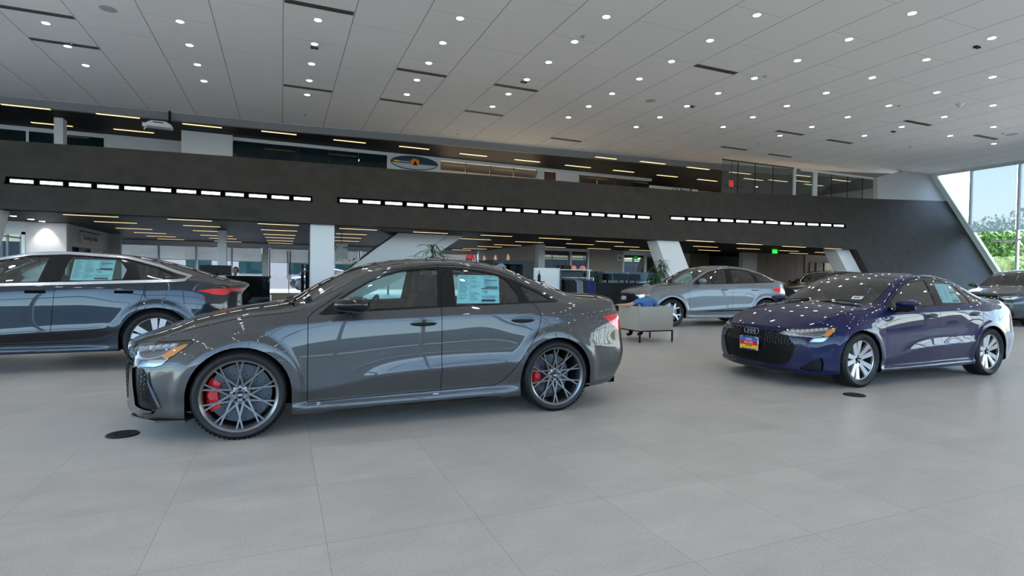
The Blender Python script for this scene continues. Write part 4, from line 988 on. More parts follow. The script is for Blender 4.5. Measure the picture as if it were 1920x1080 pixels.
def struct(mb, name, mat, parent=None, **k):
    o = mb.build(name, mat, parent, **k)
    if parent is None: o['kind'] = 'structure'
    return o
f = MB(); f.box(-20, YB, -.2, XW+.1, 40, 0); struct(f, 'floor', M['floor'])
edge = [(-20, 29.7), (-10.85, 29.45), (-5.35, 29.1), (0, 28.85), (3.7, 28.45), (7.8, 28.05), (12.9, 27.75), (17.7, 27.35), (23.2, 26.9), (29.0, 26.15), (34.7, 24.9), (38.2, 23.75), (XW, 23.05)]
c = MB(); c.prism([(-20, YB, HC), (XW, YB, HC)]+[(x, y, HC) for x, y in edge[::-1]], (0, 0, .3)); struct(c, 'ceiling', M['ceil'])
fa = MB()
for (a, b) in zip(edge[:-1], edge[1:]): fa.add([(a[0], a[1]+.001, HC), (b[0], b[1]+.001, HC), (b[0], b[1]+.001, HU), (a[0], a[1]+.001, HU), (a[0], a[1]+.2, HC), (b[0], b[1]+.2, HC), (b[0], b[1]+.2, HU), (a[0], a[1]+.2, HU)], [(0, 1, 2, 3), (4, 7, 6, 5), (3, 2, 6, 7)])
struct(fa, 'trim_1', pbr('fascia_grey', (.22, .22, .225), .7))
lc = MB(); lc.box(-20, 20.12, HL, XW-.1, 40, HL+.10); struct(lc, 'ceiling_lower', M['darkceil'])
sl = MB(); sl.box(-20, 21.1, HL+.13, XW-.1, 40, 4.05); struct(sl, 'floor_upper', M['wallg'])
uc = MB(); uc.prism([(x, y+.21, HU) for x, y in edge]+[(XW, 40, HU), (-20, 40, HU)], (0, 0, .3)); struct(uc, 'ceiling_upper', M['darkceil'])
# inclined dark wall with three light slots
pt = lambda px, py: (lambda q: (q.x, q.z))(at_lean(px, py))
topz = [pt(*q) for q in [(0, 262), (420, 292), (727, 316), (1010, 336), (1300, 359), (1500, 366), (1645, 373), (1775, 378)]]
topz = [(-20, topz[0][1]-.15)]+topz[:-1]+[(XW, topz[-1][1]+.05)]
xr_ = 28.3
outer = [(-20, HL), (xr_, HL), (xr_, 0), (XW, 0)]+topz[::-1]
slots = []
for (xa, ya, xb, yb, hh, n) in ((9, 337.5, 586, 373.5, .24, 12), (632, 375.2, 1222, 408, .24, 17), (1256, 408.5, 1586, 423.5, .24, 12)):
    A = at_lean(xa, ya); B = at_lean(xb, yb); slots.append((A.x, A.z, B.x, B.z, hh, n))
def LP(x, z, d=0): return (x, lean_y(z)+d, z)
loops = [[Vector((x, z, 0)) for x, z in outer]]+[[Vector((a, za-h/2, 0)), Vector((b, zb-h/2, 0)), Vector((b, zb+h/2, 0)), Vector((a, za+h/2, 0))] for a, za, b, zb, h, n in slots]
tri = geometry.tessellate_polygon(loops); flat = [p for l in loops for p in l]
w = MB(); w.add([LP(p.x, p.y) for p in flat], [tuple(t) for t in tri])
n = len(outer); w.add([LP(x, z) for x, z in outer]+[LP(x, z, .35) for x, z in outer], [(i, (i+1) % n, n+(i+1) % n, n+i) for i in range(n)]+[tuple(range(n, 2*n))])
cl = struct(w, 'wall_back', M['plaster'])
for si, (a, za, b, zb, h, nb) in enumerate(slots):
    r = MB(); q = [LP(a, za-h/2), LP(b, zb-h/2), LP(b, zb+h/2), LP(a, za+h/2)]; q2 = [(x, y+.16, z) for x, y, z in q]
    r.add(q+q2, [(0, 1, 5, 4), (1, 2, 6, 5), (2, 3, 7, 6), (3, 0, 4, 7), (4, 5, 6, 7)]); struct(r, 'trim_%d' % (si+2), M['liner'])
    for k in range(nb):
        u0 = (k+.14)/nb; u1 = (k+.90)/nb; xa, xb = a+(b-a)*u0, a+(b-a)*u1; z0, z1 = za+(zb-za)*u0, za+(zb-za)*u1; hh = .042
        hs = MB(); hs.prism([(xa-.02, lean_y(z0)+.075, z0-.075), (xb+.02, lean_y(z1)+.075, z1-.075), (xb+.02, lean_y(z1)+.075, z1+.075), (xa-.02, lean_y(z0)+.075, z0+.075)], (0, .07, 0))
        o = hs.build('light_bar', M['dframe']); tag(o, 'glowing white light bar set in the %s slot of the inclined dark wall' % ['left', 'long middle', 'right'][si], 'light', 'light bars in the %s slot of the dark wall' % ['left', 'middle', 'right'][si])
        e = MB(); e.prism([(xa, lean_y(z0)+.055, z0-hh), (xb, lean_y(z1)+.055, z1-hh), (xb, lean_y(z1)+.055, z1+hh), (xa, lean_y(z0)+.055, z0+hh)], (0, .018, 0)); e.build('diffuser', M['led'], o)
# opening edge (dark return) and light wall over the band at the right
zl, zr2 = pt(1645, 373), pt(1776, 378)
q = MB(); q5 = pt(1645, 333); q6 = pt(1700, 329)
q.prism([LP(zl[0], zl[1]-.1, .02), LP(XW-.05, zr2[1]-.1, .02), LP(XW-.05, HC, .02), LP(q6[0], HC, .02), LP(q5[0], min(q5[1], HC), .02)], (0, .25, 0)); struct(q, 'wall_back_upper', M['wallg'])
# right glass wall: mullions, transom, slanted jamb
mul = [20.84-2.45*k for k in range(12)]
g = MB()
for y in mul:
    if y > YB: g.box(XW-.12, y-.045, 0, XW+.10, y+.045, HC)
g.box(XW-.10, YB, 3.80, XW+.06, 19.7, 3.90); g.box(XW-.10, YB, HC-.16, XW+.06, 22.9, HC); g.box(XW-.10, YB, 0, XW+.06, 18.2, .12)
g.build('window_1', M['frame'])['kind'] = 'structure'
wf = bpy.data.objects['window_1']
p = MB(); p.add([(XW, YB, .1), (XW, 18.3, .1), (XW, lean_y(HC), HC), (XW, YB, HC)], [(0, 1, 2, 3)]); p.build('window_pane', M['window'], wf)
jb = MB(); jb.prism([(XW-.22, lean_y(0)-.30, 0), (XW-.22, lean_y(0)+.02, 0), (XW-.22, lean_y(HC)+.02, HC), (XW-.22, lean_y(HC)-.30, HC)], (.3, 0, 0)); struct(jb, 'trim_5', M['frame'])
jb = MB(); jb.prism([(XW-.26, lean_y(0)-.06, 0), (XW-.26, lean_y(0)+.02, 0), (XW-.26, lean_y(HC)+.02, HC), (XW-.26, lean_y(HC)-.06, HC)], (.06, 0, 0)); struct(jb, 'trim_6', M['tealframe'])
# glass front behind the camera, side wall left
g = MB(); gx = -18
while gx < XW:
    g.box(gx-.05, YB-.12, 0, gx+.05, YB+.06, HC); gx += 2.45
for z in (.06, 3.85, 6.2, HC-.08): g.box(-20, YB-.10, z-.06, XW, YB+.04, z+.06)
g.build('window_2', M['frame'])['kind'] = 'structure'; p = MB(); p.quad((-20, YB, 0), (XW, YB, 0), (XW, YB, HC), (-20, YB, HC)); p.build('window_pane', M['window'], bpy.data.objects['window_2'])
w = MB(); w.box(-20.3, 26, 0, -20, 40, HC); struct(w, 'wall_left', M['wallg'])
g = MB(); gy = YB
while gy < 26: g.box(-20.1, gy-.05, 0, -19.95, gy+.05, HC); gy += 2.45
for z in (.06, 3.85, 6.2, HC-.08): g.box(-20.1, YB, z-.06, -19.96, 26, z+.06)
g.build('window_10', M['frame'])['kind'] = 'structure'; p = MB(); p.quad((-20, YB, 0), (-20, 26, 0), (-20, 26, HC), (-20, YB, HC)); p.build('window_pane', M['window'], bpy.data.objects['window_10'])
w = MB(); w.box(XW-.02, 24.2, 0, XW+.2, 40, HU); struct(w, 'wall_right_rear', M['wallg'])
w = MB(); w.box(-20, 40, 3.0, XW+.2, 40.2, HU); w.box(12.5, 35.7, 0, XW, 35.9, HL); w.box(-20, 35.7, 0, -8.2, 35.9, HL); struct(w, 'wall_rear', M['wallg'])
# ------------------------------------------------------------------ ceiling fittings
S_ = lambda px, py: at_z(px, py, HC)
pl = []
for q in [(596,37),(590,83),(585,119),(580,150),(576,177),(862,34),(829,80),(803,119),(781,150),(762,177),(341,41),(358,85),(373,121),(385,152),(1136,30),(1077,78),(1029,118),(988,150),(953,177),(923,200),(1421,30),(1332,77),(1259,117),(1711,30),(99,47),(139,89),(170,124),
          (1594,77.5),(1856,79.5),(1497,117.5),(1735,118.5),(1198.5,149.5),(1415,149.5),(1635,150.5),(1856,152.5),(1147.5,177.5),(1346.5,177.5),(1549,178.5),(1754,180),(1103.5,201.5),(1287.5,201.5),(1475,202.5),(1665,204),(1856,205),(1064.5,221.5),(1237,222.5),(1411.5,223.5),(1588,224.5),(1767.5,226),(1192,241),(1355,242),(1520.5,242.5),(1688,244.5),(1856,245.5),(1462,258.5),(1618.5,260),(1777.5,261.5),(1856,276.5)]:
    v = S_(*q); n_ = round((v.x-.9125)/3.65); m_ = round((v.y/7.2-2.073)/.2462); pl.append((.9125+3.65*n_, (2.073+.2462*m_)*7.2))
for n_ in range(-3, 10):
    for m_ in range(-12, -2):
        pl.append((.9125+3.65*n_, (2.073+.2462*m_)*7.2))
seen = set()
for x, y in pl:
    k = (round(x, 1), round(y, 1))
    if k in seen or y < YB+.5 or x > XW-.5: continue
    seen.add(k)
    m = MB(); m.lathe([(.125, 0), (.125, -.012), (.10, -.012), (.098, -.002)], 24, 'z', c=(x, y, HC)); o = m.build('downlight', M['wallw'], smooth=True)
    tag(o, 'small round recessed downlight shining in the pale panelled ceiling', 'ceiling light', 'downlights in the showroom ceiling')
    e = MB(); e.disc((x, y, HC-.006), .098, 'z', 20); e.v = e.v[::-1]; e.build('lens', M['spot'], o)
# slot diffusers: each spans one panel
vents = [(532.5,1,664,25),(531,159,624,172),(742.5,129,839,143),(712,184.5,792.5,197),(5,12,150,35),(0,64,69,74),(1306,122,1385,139),(928,157,1008,172),(872,207,942,217),(1034,258,1092,266),(1707,227,1756,238),(1461,246,1513,254),(1558,263,1606,270),(1357,275,1404,282),(1451,290,1494,296),(1812,249,1842,257)]
for i, (a, b, c_, d) in enumerate(vents):
    A = S_(a, b); B = S_(c_, d); x0 = round(A.x/1.825)*1.825; y = (A.y+B.y)/2
    m = MB(); m.box(x0+.03, y-.10, HC-.012, x0+1.795, y+.10, HC+.0)
    o = m.build('ceiling_vent', M['dframe']); tag(o, 'long thin slot air vent spanning one panel of the pale ceiling', 'ceiling vent', 'slot vents in the showroom ceiling')
    s2 = MB()
    for yy in (-.075, 0, .075): s2.box(x0+.03, y+yy-.008, HC-.022, x0+1.795, y+yy+.008, HC-.012)
    s2.build('slats', pbr('vent_slat', (.20, .18, .14), .4, .5) if i == 0 else bpy.data.materials['vent_slat'], o)
for px, py, r in ((203, 17, .21), (1220, 189, .21), (1897, 252, .25)):
    v = S_(px, py); m = MB(); m.lathe([(0, -.006), (r*.9, -.006), (r, 0)], 28, 'z', c=tuple(v)); tag(m.build('ceiling_speaker', M['wallg'], smooth=True), {203: 'round grey ceiling speaker at the far left of the ceiling', 1220: 'round grey ceiling speaker over the middle of the showroom', 1897: 'round grey ceiling speaker near the right glass wall'}[px], 'speaker')
for px, py in ((134, 80), (572, 215), (584, 145), (901, 196), (858, 251), (1092, 68), (1434, 142.5), (1203, 236), (1421, 269), (1686, 198), (1092, 280), (1880, 250), (1706, 274)):
    v = S_(px, py); m = MB(); m.lathe([(.075, 0), (.072, -.012), (.03, -.02), (.02, -.05), (.035, -.055), (0, -.058)], 14, 'z', c=tuple(v)); tag(m.build('sprinkler', M['wallg'], smooth=True), 'tiny round fire sprinkler plate on the pale ceiling', 'sprinkler', 'sprinkler heads in the ceiling')
for px, py, lb in ((589.5, 88.5, 'small black spotlight beside a downlight at the upper left of the ceiling'), (1832, 87, 'small black twin spotlight at the upper right of the ceiling'), (1675, 246, 'small black twin spotlight beside a downlight on the far right ceiling'), (982, 153, 'small dark spotlight beside a downlight near the middle vent'), (1297, 199, 'small dark spotlight beside a downlight right of the middle speaker')):
    v = S_(px, py); m = MB(); m.box(v.x-.11, v.y-.05, HC-.05, v.x-.01, v.y+.05, HC); m.box(v.x+.01, v.y-.05, HC-.05, v.x+.11, v.y+.05, HC); tag(m.build('spotlight', M['black'], bevel=.008), lb, 'spotlight')
v = S_(1800, 195); m = MB(); m.lathe([(.16, 0), (.13, -.03), (.02, -.14), (0, -.14)], 12, 'z', c=tuple(v)); tag(m.build('ceiling_sensor', M['frame'], smooth=True), 'white cone shaped sensor hanging at the right of the ceiling', 'sensor')
# line lights
def line_light(x0, x1, y, z, lab, grp):
    m = MB(); w_ = .085 if z > 5 else .06; m.box(x0-.01, y-w_-.015, z-.015, x1+.01, y+w_+.015, z); o = m.build('line_light', M['dframe']); tag(o, lab, 'light', grp)
    e = MB(); e.box(x0, y-w_, z-.024, x1, y+w_, z-.0155); e.build('diffuser', M['warm'], o)
low = [(122,402,219,405),(176,414,257,418),(215,426,287,430),(248,434,311,438),(273,441,330,444),(295,447,346,449),(313,409,398,414),(340,420,412,426),(361,431,416,434),(376,440,436,442),(391,445,444,448),(401,451,453,453.5),
 (483,418,560,422),(489,429,557,433),(494,438,554,441),(497,444,552,446.5),(500,449.5,550,452),(502,454,549,457),(637,427,706,431),(630,437,687,439.5),(628,443.5,673,446.5),(628,450,660,452),(775,434,839,437),(901,440,960,442.5),(864,446,917,449.5),
 (897,461,939,463),(870,465,910,467),(847,468,884,468.8),(968,452,1017,454.5),(929,457.5,975,460),(1014,445,1068,448.5),(1064,456,1111,458.5),(1015,462,1061,463.5),(1103,465,1143,466.8),(1118,451.5,1168,453.8),(1154,461,1197,463),(1180,468,1220,469.5),
 (1288,450,1338,452.5),(1301,461,1345,463),(1312,468,1352,470),(1380,456,1430,458),(1384,465,1425,467),(1467,461,1511,463),(1461,469,1497,470.5),(1479,474,1516,475.2),(1545,465,1572,466),(1528,472.5,1566,474)]
for a in low:
    A = at_z(a[0], a[1], HL); B = at_z(a[2], a[3], HL); y = (A.y+B.y)/2; l = min(max(B.x-A.x, 1.2), 1.55)
    if y > 36.5: y = 36.2
    line_light(A.x, A.x+l, y, HL, 'warm line light flush in the dark slatted ceiling of the lower level', 'line lights under the lower ceiling')
up = [(3,195,94,204),(57,228,137,237),(180,212,262,221),(214,242,288,248),(342,231,416,239),(490,245,556,252),(625,262,686,267),(748,274,805,279),(861,288,914,292),(964,299,1013,303),(1060,309,1107,314),(1115,294,1154,297),(1148,319,1190,322),(1200,302,1248,307),(1287,313,1331,317),(1367,322,1408,326),(1230,328,1272,331),(1306,336,1346,339),
 (1395,334,1430,338),(1440,337,1478,340),(1490,327,1519,331),(1507,345,1545,348),(1558,336,1597,340),(1490,338,1519,341)]
for a in up:
    A = at_z(a[0], a[1], HU); B = at_z(a[2], a[3], HU); y = (A.y+B.y)/2; l = min(max(B.x-A.x, 1.4), 1.8)
    line_light(A.x, A.x+l, min(y, 34), HU, 'warm line light flush in the dark ceiling of the upper level', 'line lights under the upper ceiling')
# ------------------------------------------------------------------ columns
def colbox(name, pts, d, lab): m = MB(); m.prism(pts, d); return tag(m.build(name, M['wallw']), lab, 'column')
colbox('column', [(.92, 20.25, 0), (1.70, 20.25, 0), (1.70, 20.95, 0), (.92, 20.95, 0)], (0, 0, HL), 'broad square white column under the dark wall behind the grey sedan')
colbox('column', [(-2.42, 25.4, 0), (-2.10, 25.4, 0), (-2.10, 25.75, 0), (-2.42, 25.75, 0)], (0, 0, HL), 'slim white column in front of the far glass doors')
colbox('column', [(12.42, 26.1, 0), (12.80, 26.1, 0), (12.80, 26.5, 0), (12.42, 26.5, 0)], (0, 0, HL), 'slim white column at the end of the beige side wall')
def leancol(x0, x1, lab, t=.75, dy=.36):
    m = MB(); m.add([LP(x0, 0, dy), LP(x1, 0, dy), LP(x1, HL, dy), LP(x0, HL, dy), LP(x0, 0, dy+t), LP(x1, 0, dy+t), LP(x1, HL, dy+t), LP(x0, HL, dy+t)], [(0, 1, 2, 3), (7, 6, 5, 4), (0, 4, 5, 1), (1, 5, 6, 2), (2, 6, 7, 3), (3, 7, 4, 0)])
    return tag(m.build('column', M['wallw']), lab, 'column')
leancol(15.4, 16.6, 'leaning white column behind the light grey crossover', dy=.1)
leancol(27.2, 28.25, 'leaning white column at the right end of the lower opening', dy=.37)
leancol(-8.6, -7.45, 'leaning white column at the left edge above the dark fastback', dy=.1)
# ------------------------------------------------------------------ rooms under and above the dark wall
W = MB(); W.box(-8.5, 25.0, 0, -7.3, 25.2, HL); struct(W, 'wall_lower_left', M['wallw'])
W = MB(); W.box(-7.45, 25.2, 2.15, -7.3, 30.6, HL); W.box(-7.45, 25.2, 0, -7.3, 25.6, 2.15); W.box(-7.45, 30.1, 0, -7.3, 30.6, 2.15); W.box(-7.45, 30.6, 0, -6.9, 30.8, HL); struct(W, 'wall_lower_side', M['wallg'])
W = MB(); W.box(-9.2, 25.2, 0, -8.6, 31, HL); struct(W, 'wall_lower_niche', M['dframe'])
# concierge sign
sg = MB(); sg.box(-7.295, 26.4, 2.33, -7.25, 28.7, 2.78); s = tag(sg.build('wall_sign', pbr('sign_panel', (.40, .37, .35), .5), bevel=.01), 'framed grey concierge sign on the side wall above the dark doorway', 'sign')
sg = MB(); sg.box(-7.27, 26.35, 2.77, -7.22, 28.75, 2.81); sg.build('sign_top_rail', M['black'], s)
def text(body, size, loc, rot, mat, parent=None, ext=.002, align='CENTER', name='lettering'):
    t = bpy.data.curves.new(name, 'FONT'); t.body = body; t.size = size; t.extrude = ext; t.align_x = align; t.align_y = 'CENTER'; t.materials.append(mat)
    c_ = bpy.data.objects.new('tmp', t); link(c_); bpy.context.view_layer.update(); me = bpy.data.meshes.new_from_object(c_.evaluated_get(bpy.context.evaluated_depsgraph_get())); bpy.data.objects.remove(c_); me.name = name
    o = bpy.data.objects.new(name, me); link(o); o.location = loc; o.rotation_euler = rot
    if parent: o.parent = parent
    return o
text('Concierge  Area', .27, (-7.245, 27.55, 2.55), (PI/2, 0, PI/2), M['black'], s)
# glass door far left
d = MB()
for x in (-11.4, -10.0, -8.55): d.box(x-.06, 25.0, 0, x+.06, 25.1, 2.6)
d.box(-11.4, 25.0, 2.5, -8.5, 25.1, HL); o = d.build('door_1', M['frame']); o['kind'] = 'structure'
d = MB(); d.quad((-11.4, 25.05, 0), (-8.5, 25.05, 0), (-8.5, 25.05, 2.5), (-11.4, 25.05, 2.5)); d.build('door_glass', M['offglass'], o)
W = MB(); W.box(-12, 28.5, 0, -9.2, 28.7, HL); struct(W, 'wall_office_left', M['wallw'])
# far storefront
YS = 35.6
W = MB(); W.box(-8.2, YS-.1, 2.72, 12.3, YS+.1, HL)
xs = [-8.1, -6.25, -4.45, -2.65, -.85, 2.75, 4.5, 6.3, 8.1, 9.9, 12.2]
for x in xs: W.box(x-.05, YS-.1, 0, x+.05, YS+.1, 2.72)
W.box(-1.05, YS-.25, 0, -.70, YS-.1, 2.72); W.box(1.60, YS-.25, 0, 1.95, YS-.1, 2.72)
o = W.build('window_3', M['frame']); o['kind'] = 'structure'
W = MB(); W.quad((-8.1, YS, 0), (12.2, YS, 0), (12.2, YS, 2.72), (-8.1, YS, 2.72)); W.build('window_pane', M['window'], o)
dr = MB(); dr.tube([(.32, YS-.16, .9), (.32, YS-.16, 2.55)], .022, 8); dr.tube([(.48, YS-.16, .9), (.48, YS-.16, 2.55)], .022, 8); dr.box(-.68, YS-.05, 0, -.62, YS+.05, 2.7); dr.box(.38, YS-.05, 0, .42, YS+.05, 2.7); dr.box(1.5, YS-.05, 0, 1.56, YS+.05, 2.7)
o = dr.build('door_2', M['dframe']); o['kind'] = 'structure'
W = MB(); W.box(-8.3, 31, 0, -8.15, YS, HL); struct(W, 'wall_lower_far_left', M['wallg'])
def fabric(name, tint, tr):
    m = bpy.data.materials.new(name); m.use_nodes = True; nt = m.node_tree; nt.nodes.clear(); o = nt.nodes.new('ShaderNodeOutputMaterial')
    a = nt.nodes.new('ShaderNodeBsdfTransparent'); b = nt.nodes.new('ShaderNodeBsdfTranslucent'); c = nt.nodes.new('ShaderNodeBsdfDiffuse'); b.inputs[0].default_value = (*tint, 1); c.inputs[0].default_value = (*tint, 1)
    m1 = nt.nodes.new('ShaderNodeMixShader'); m1.inputs[0].default_value = .45; m2 = nt.nodes.new('ShaderNodeMixShader'); m2.inputs[0].default_value = tr
    L(nt, b.outputs[0], m1.inputs[1]); L(nt, c.outputs[0], m1.inputs[2]); L(nt, m1.outputs[0], m2.inputs[1]); L(nt, a.outputs[0], m2.inputs[2]); L(nt, m2.outputs[0], o.inputs[0]); return m
M['blind'] = fabric('roller_blind_fabric', (.32, .38, .40), .07); M['blind2'] = fabric('office_blind_fabric', (.60, .60, .60), .10)
def blind(a, b, mat, lab, grp):
    m = MB(); m.add([a, (b[0], b[1], a[2]), b, (a[0], a[1], b[2])], [(0, 1, 2, 3)]); dv = Vector((b[0]-a[0], b[1]-a[1], 0)).normalized()
    o = m.build('roller_blind', mat); tag(o, lab, 'window blind', grp)
    t = MB(); t.tube([(a[0], a[1], a[2]), (b[0], b[1], a[2])], .018, 8); t.build('bottom_rail', M['frame'], o)
    t = MB(); t.tube([(a[0], a[1], b[2]), (b[0], b[1], b[2])], .035, 8); t.build('roller', M['frame'], o)
for (x0, x1, z0) in ((-8.0, -6.3, 1.95), (-6.2, -4.5, 1.93), (-4.4, -2.7, 1.92), (-2.6, -1.1, 1.9), (-.6, 1.5, 1.88), (2.0, 2.7, 1.86), (2.85, 4.4, 1.86), (4.6, 6.2, 1.86), (6.4, 8.0, 1.5), (8.2, 9.8, 1.2), (10.0, 12.1, 1.2)):
    blind((x0, YS-.08, z0), (x1, YS-.08, 2.70), M['blind2'], 'grey roller blind half lowered over the far ground floor glazing', 'blinds on the far glazing')
for k in range(0, 3):
    y1, y0 = mul[k], mul[k+1]
    blind((XW-.16, y0+.06, 4.43), (XW-.16, y1-.06, HC-.1), M['blind'], ['tall pale roller blind in the right glass wall beside the slanted wall edge', 'tall pale roller blind second from the slanted edge of the right glass wall', 'tall pale roller blind third from the slanted edge of the right glass wall'][k], 'tall blinds on the right glass wall')
# stair: solid white flank rising behind the sedan
st = MB(); prof = [(748, 436), (872, 441), (822, 474), (742, 528), (640, 598), (560, 650), (535, 600), (600, 548), (645, 512), (700, 470)]
P = [at_y(px, py, 22.6) for px, py in prof]; P = [Vector((p.x, p.y, max(p.z, .0))) for p in P]
st.prism(P, (0, 1.5, 0)); s = tag(st.build('staircase', M['wallw']), 'white solid sided staircase rising behind the grey sedan', 'staircase')
r = MB(); r.tube([at_y(px, py-1, 22.55) for px, py in ((600, 546), (645, 510), (700, 468), (746, 437))], .025, 8); r.build('handrail', M['dframe'], s)
ln = MB(); a, b = at_y(843, 441, 22.585), at_y(775, 482, 22.585); ln.tube([a, b], .012, 4); ln.build('panel_joint', M['wallg'], s)
# beige spot lit side wall and right rooms
W = MB(); W.box(12.5, 26.5, 0, 12.7, YS, HL); struct(W, 'wall_lower_right_side', M['wallb'])
W = MB(); W.box(17.15, 28.9, 0, 19.55, 29.1, HL); W.box(24.2, 28.9, 0, 24.8, 29.1, HL); W.box(26.3, 25.9, 0, 27.5, 26.2, HL); W.box(31.7, 25.9, 0, 36, 26.1, HL); struct(W, 'wall_lower_right', M['wallb'])
W = MB(); W.box(24.75, 28.9, 0, 26.4, 29.05, HL)
for k in range(5): x = 27.5+.85*k; W.box(x+.01, 25.95, 0, x+.84, 26.1, HL)
W.box(27.5, 26.05, 0, 31.75, 26.2, HL); struct(W, 'wall_panelled', M['wood'])
W = MB()
for x in (13.2, 15.9, 17.1): W.box(x-.06, 28.9, 0, x+.06, 29.1, 2.85)
W.box(12.8, 28.9, 2.8, 17.2, 29.1, HL); W.box(12.8, 28.9, 1.0, 17.2, 29.0, 1.06); o = W.build('window_4', M['frame']); o['kind'] = 'structure'
W = MB(); W.quad((13, 29, 0), (17.1, 29, 0), (17.1, 29, 2.8), (13, 29, 2.8)); W.build('window_pane', M['window'], o)
W = MB()
for x in (19.6, 21.3, 23.1, 24.15): W.box(x-.06, 28.9, 0, x+.06, 29.1, 2.75)
W.box(19.5, 28.9, 2.7, 24.2, 29.1, HL); o = W.build('window_5', M['frame']); o['kind'] = 'structure'
W = MB(); W.quad((19.6, 29, 0), (24.15, 29, 0), (24.15, 29, 2.7), (19.6, 29, 2.7)); W.build('window_pane', M['offglass'], o)
W = MB(); W.box(19.6, 31.5, 0, XW, 31.7, HL); struct(W, 'wall_office_right', M['dframe'])
W = MB(); W.box(12.7, 33.2, 0, 19.5, 33.4, HL); struct(W, 'wall_office_middle', M['wallg'])
for i, (a, b, c_, d_) in enumerate(((1518, 493, 1524, 530), (1530, 493, 1541, 530), (1545, 493, 1578, 530))):
    A = at_y(a, b, 25.88); B = at_y(c_, d_, 25.88); m = MB(); m.box(A.x, 25.84, B.z, B.x, 25.9, A.z)
    o = m.build('wall_screen' if i == 2 else 'wall_niche', M['gloss'] if i == 2 else M['wood']); tag(o, ['narrow dark niche, leftmost on the beige wall above the black utility car', 'dark niche between the narrow niche and the black screen', 'wide black screen on the beige wall above the black utility car'][i], 'screen' if i == 2 else 'niche')
A = at_y(1157, 477, 28.88); B = at_y(1166, 489, 28.88); m = MB(); m.box(A.x, 28.85, B.z, B.x, 28.9, A.z); s = tag(m.build('restroom_sign', M['white'], bevel=.005), 'small square pale restroom sign on the beige wall', 'sign')
m = MB(); cx = (A.x+B.x)/2; cz = (A.z+B.z)/2
for dx in (-.06, .06): m.box(cx+dx-.03, 28.84, cz-.10, cx+dx+.03, 28.85, cz+.04); m.disc((cx+dx, 28.845, cz+.08), .028, 'y', 12)
m.build('figures', M['black'], s)
# exit signs
M['green'] = pbr('exit_green', (.01, .5, .05), .4, emit=(.02, .9, .08), es=.8); M['redglow'] = pbr('exit_red', (.6, .01, .01), .4, emit=(1, .02, .01), es=.8)
A = at_y(1449, 467, 22.5); m = MB(); m.box(A.x, 22.5, A.z-.24, A.x+.36, 22.54, A.z); s = tag(m.build('exit_sign', M['green'], bevel=.01), 'glowing green EXIT sign hanging under the lower ceiling', 'exit sign'); text('EXIT', .17, (A.x+.18, 22.49, A.z-.12), (PI/2, 0, 0), M['white'], s)
m = MB(); m.box(A.x+.16, 22.51, A.z, A.x+.2, 22.53, HL); m.build('hanger', M['black'], s)
A = at_y(1368, 338, 25.0); m = MB(); m.box(A.x, 25.0, A.z-.36, A.x+.30, 25.05, A.z); s = tag(m.build('exit_sign', M['redglow'], bevel=.01), 'glowing red EXIT sign hanging on the upper level', 'exit sign'); text('EXIT', .12, (A.x+.15, 24.99, A.z-.2), (PI/2, 0, 0), M['white'], s)
m = MB(); m.box(A.x+.13, 25.01, A.z, A.x+.17, 25.04, HU); m.build('hanger', M['black'], s)
# direction board with arrows
A = at_y(629, 456, 24.0); B = at_y(652, 490, 24.0); m = MB(); m.box(A.x, 24, B.z, B.x, 24.06, A.z); s = tag(m.build('direction_board', pbr('board_grey', (.36, .37, .38), .5), bevel=.006), 'grey direction board with arrows hanging beside the broad white column', 'sign')
m = MB(); m.tube([((A.x+B.x)/2, 24.03, A.z), ((A.x+B.x)/2, 24.03, HL)], .015, 6); m.build('hanger', M['black'], s)
m = MB(); zc_ = A.z-.17; x_ = A.x+.38; m.box(x_-.10, 23.985, zc_-.012, x_+.08, 23.998, zc_+.012); m.prism([(x_+.03, 23.985, zc_+.06), (x_+.10, 23.985, zc_), (x_+.03, 23.985, zc_-.06), (x_+.05, 23.985, zc_)], (0, .01, 0)); m.box(A.x+.04, 23.985, zc_-.05, A.x+.06, 23.998, zc_+.05); m.build('arrow', M['dframe'], s)
# ------------------------------------------------------------------ upper level
YU = 31.3
def upper(x0, x1, mat, name, y=YU, z1=HU, z0=4.06): m = MB(); m.box(x0, y, z0, x1, y+.12, z1); return m.build(name, mat)
ux = lambda px, y=YU: at_y(px, 300, y).x
W = MB(); W.box(ux(436), YU-.06, 7.93, ux(1222), YU+.12, HU); struct(W, 'trim_7', M['frame'])
W = MB()
for k in range(5): a = ux(436)+(ux(726)-ux(436))*k/5; b = ux(436)+(ux(726)-ux(436))*(k+1)/5; W.box(a+.008, YU, 4.06, b-.008, YU+.05, 7.93)
struct(W, 'window_6', M['darkpane'])
W = MB(); W.box(ux(726), YU-.02, 4.06, ux(826), YU+.12, 7.93); W.box(ux(1007), YU, 4.06, ux(1021), YU+.12, 7.93); W.box(ux(1054), YU, 4.06, ux(1087), YU+.12, 7.93); W.box(ux(1218), YU-.2, 4.06, ux(1306), YU+.1, 7.62); struct(W, 'wall_upper_white', M['wallw'])
a, b = ux(826), ux(1007); a2, b2 = ux(1087), ux(1218)
W = MB()
for (p0, p1, n_) in ((a, b, 4), (a2, b2, 4)):
    for k in range(n_+1): x = p0+(p1-p0)*k/n_; W.box(x-.02, YU, 4.06, x+.02, YU+.08, 7.93)
o = W.build('window_7', M['dframe']); o['kind'] = 'structure'
W = MB(); W.quad((a, YU+.04, 4.06), (b, YU+.04, 4.06), (b, YU+.04, 7.93), (a, YU+.04, 7.93)); W.quad((a2, YU+.04, 4.06), (b2, YU+.04, 4.06), (b2, YU+.04, 7.93), (a2, YU+.04, 7.93)); W.build('window_pane', M['window'], o)
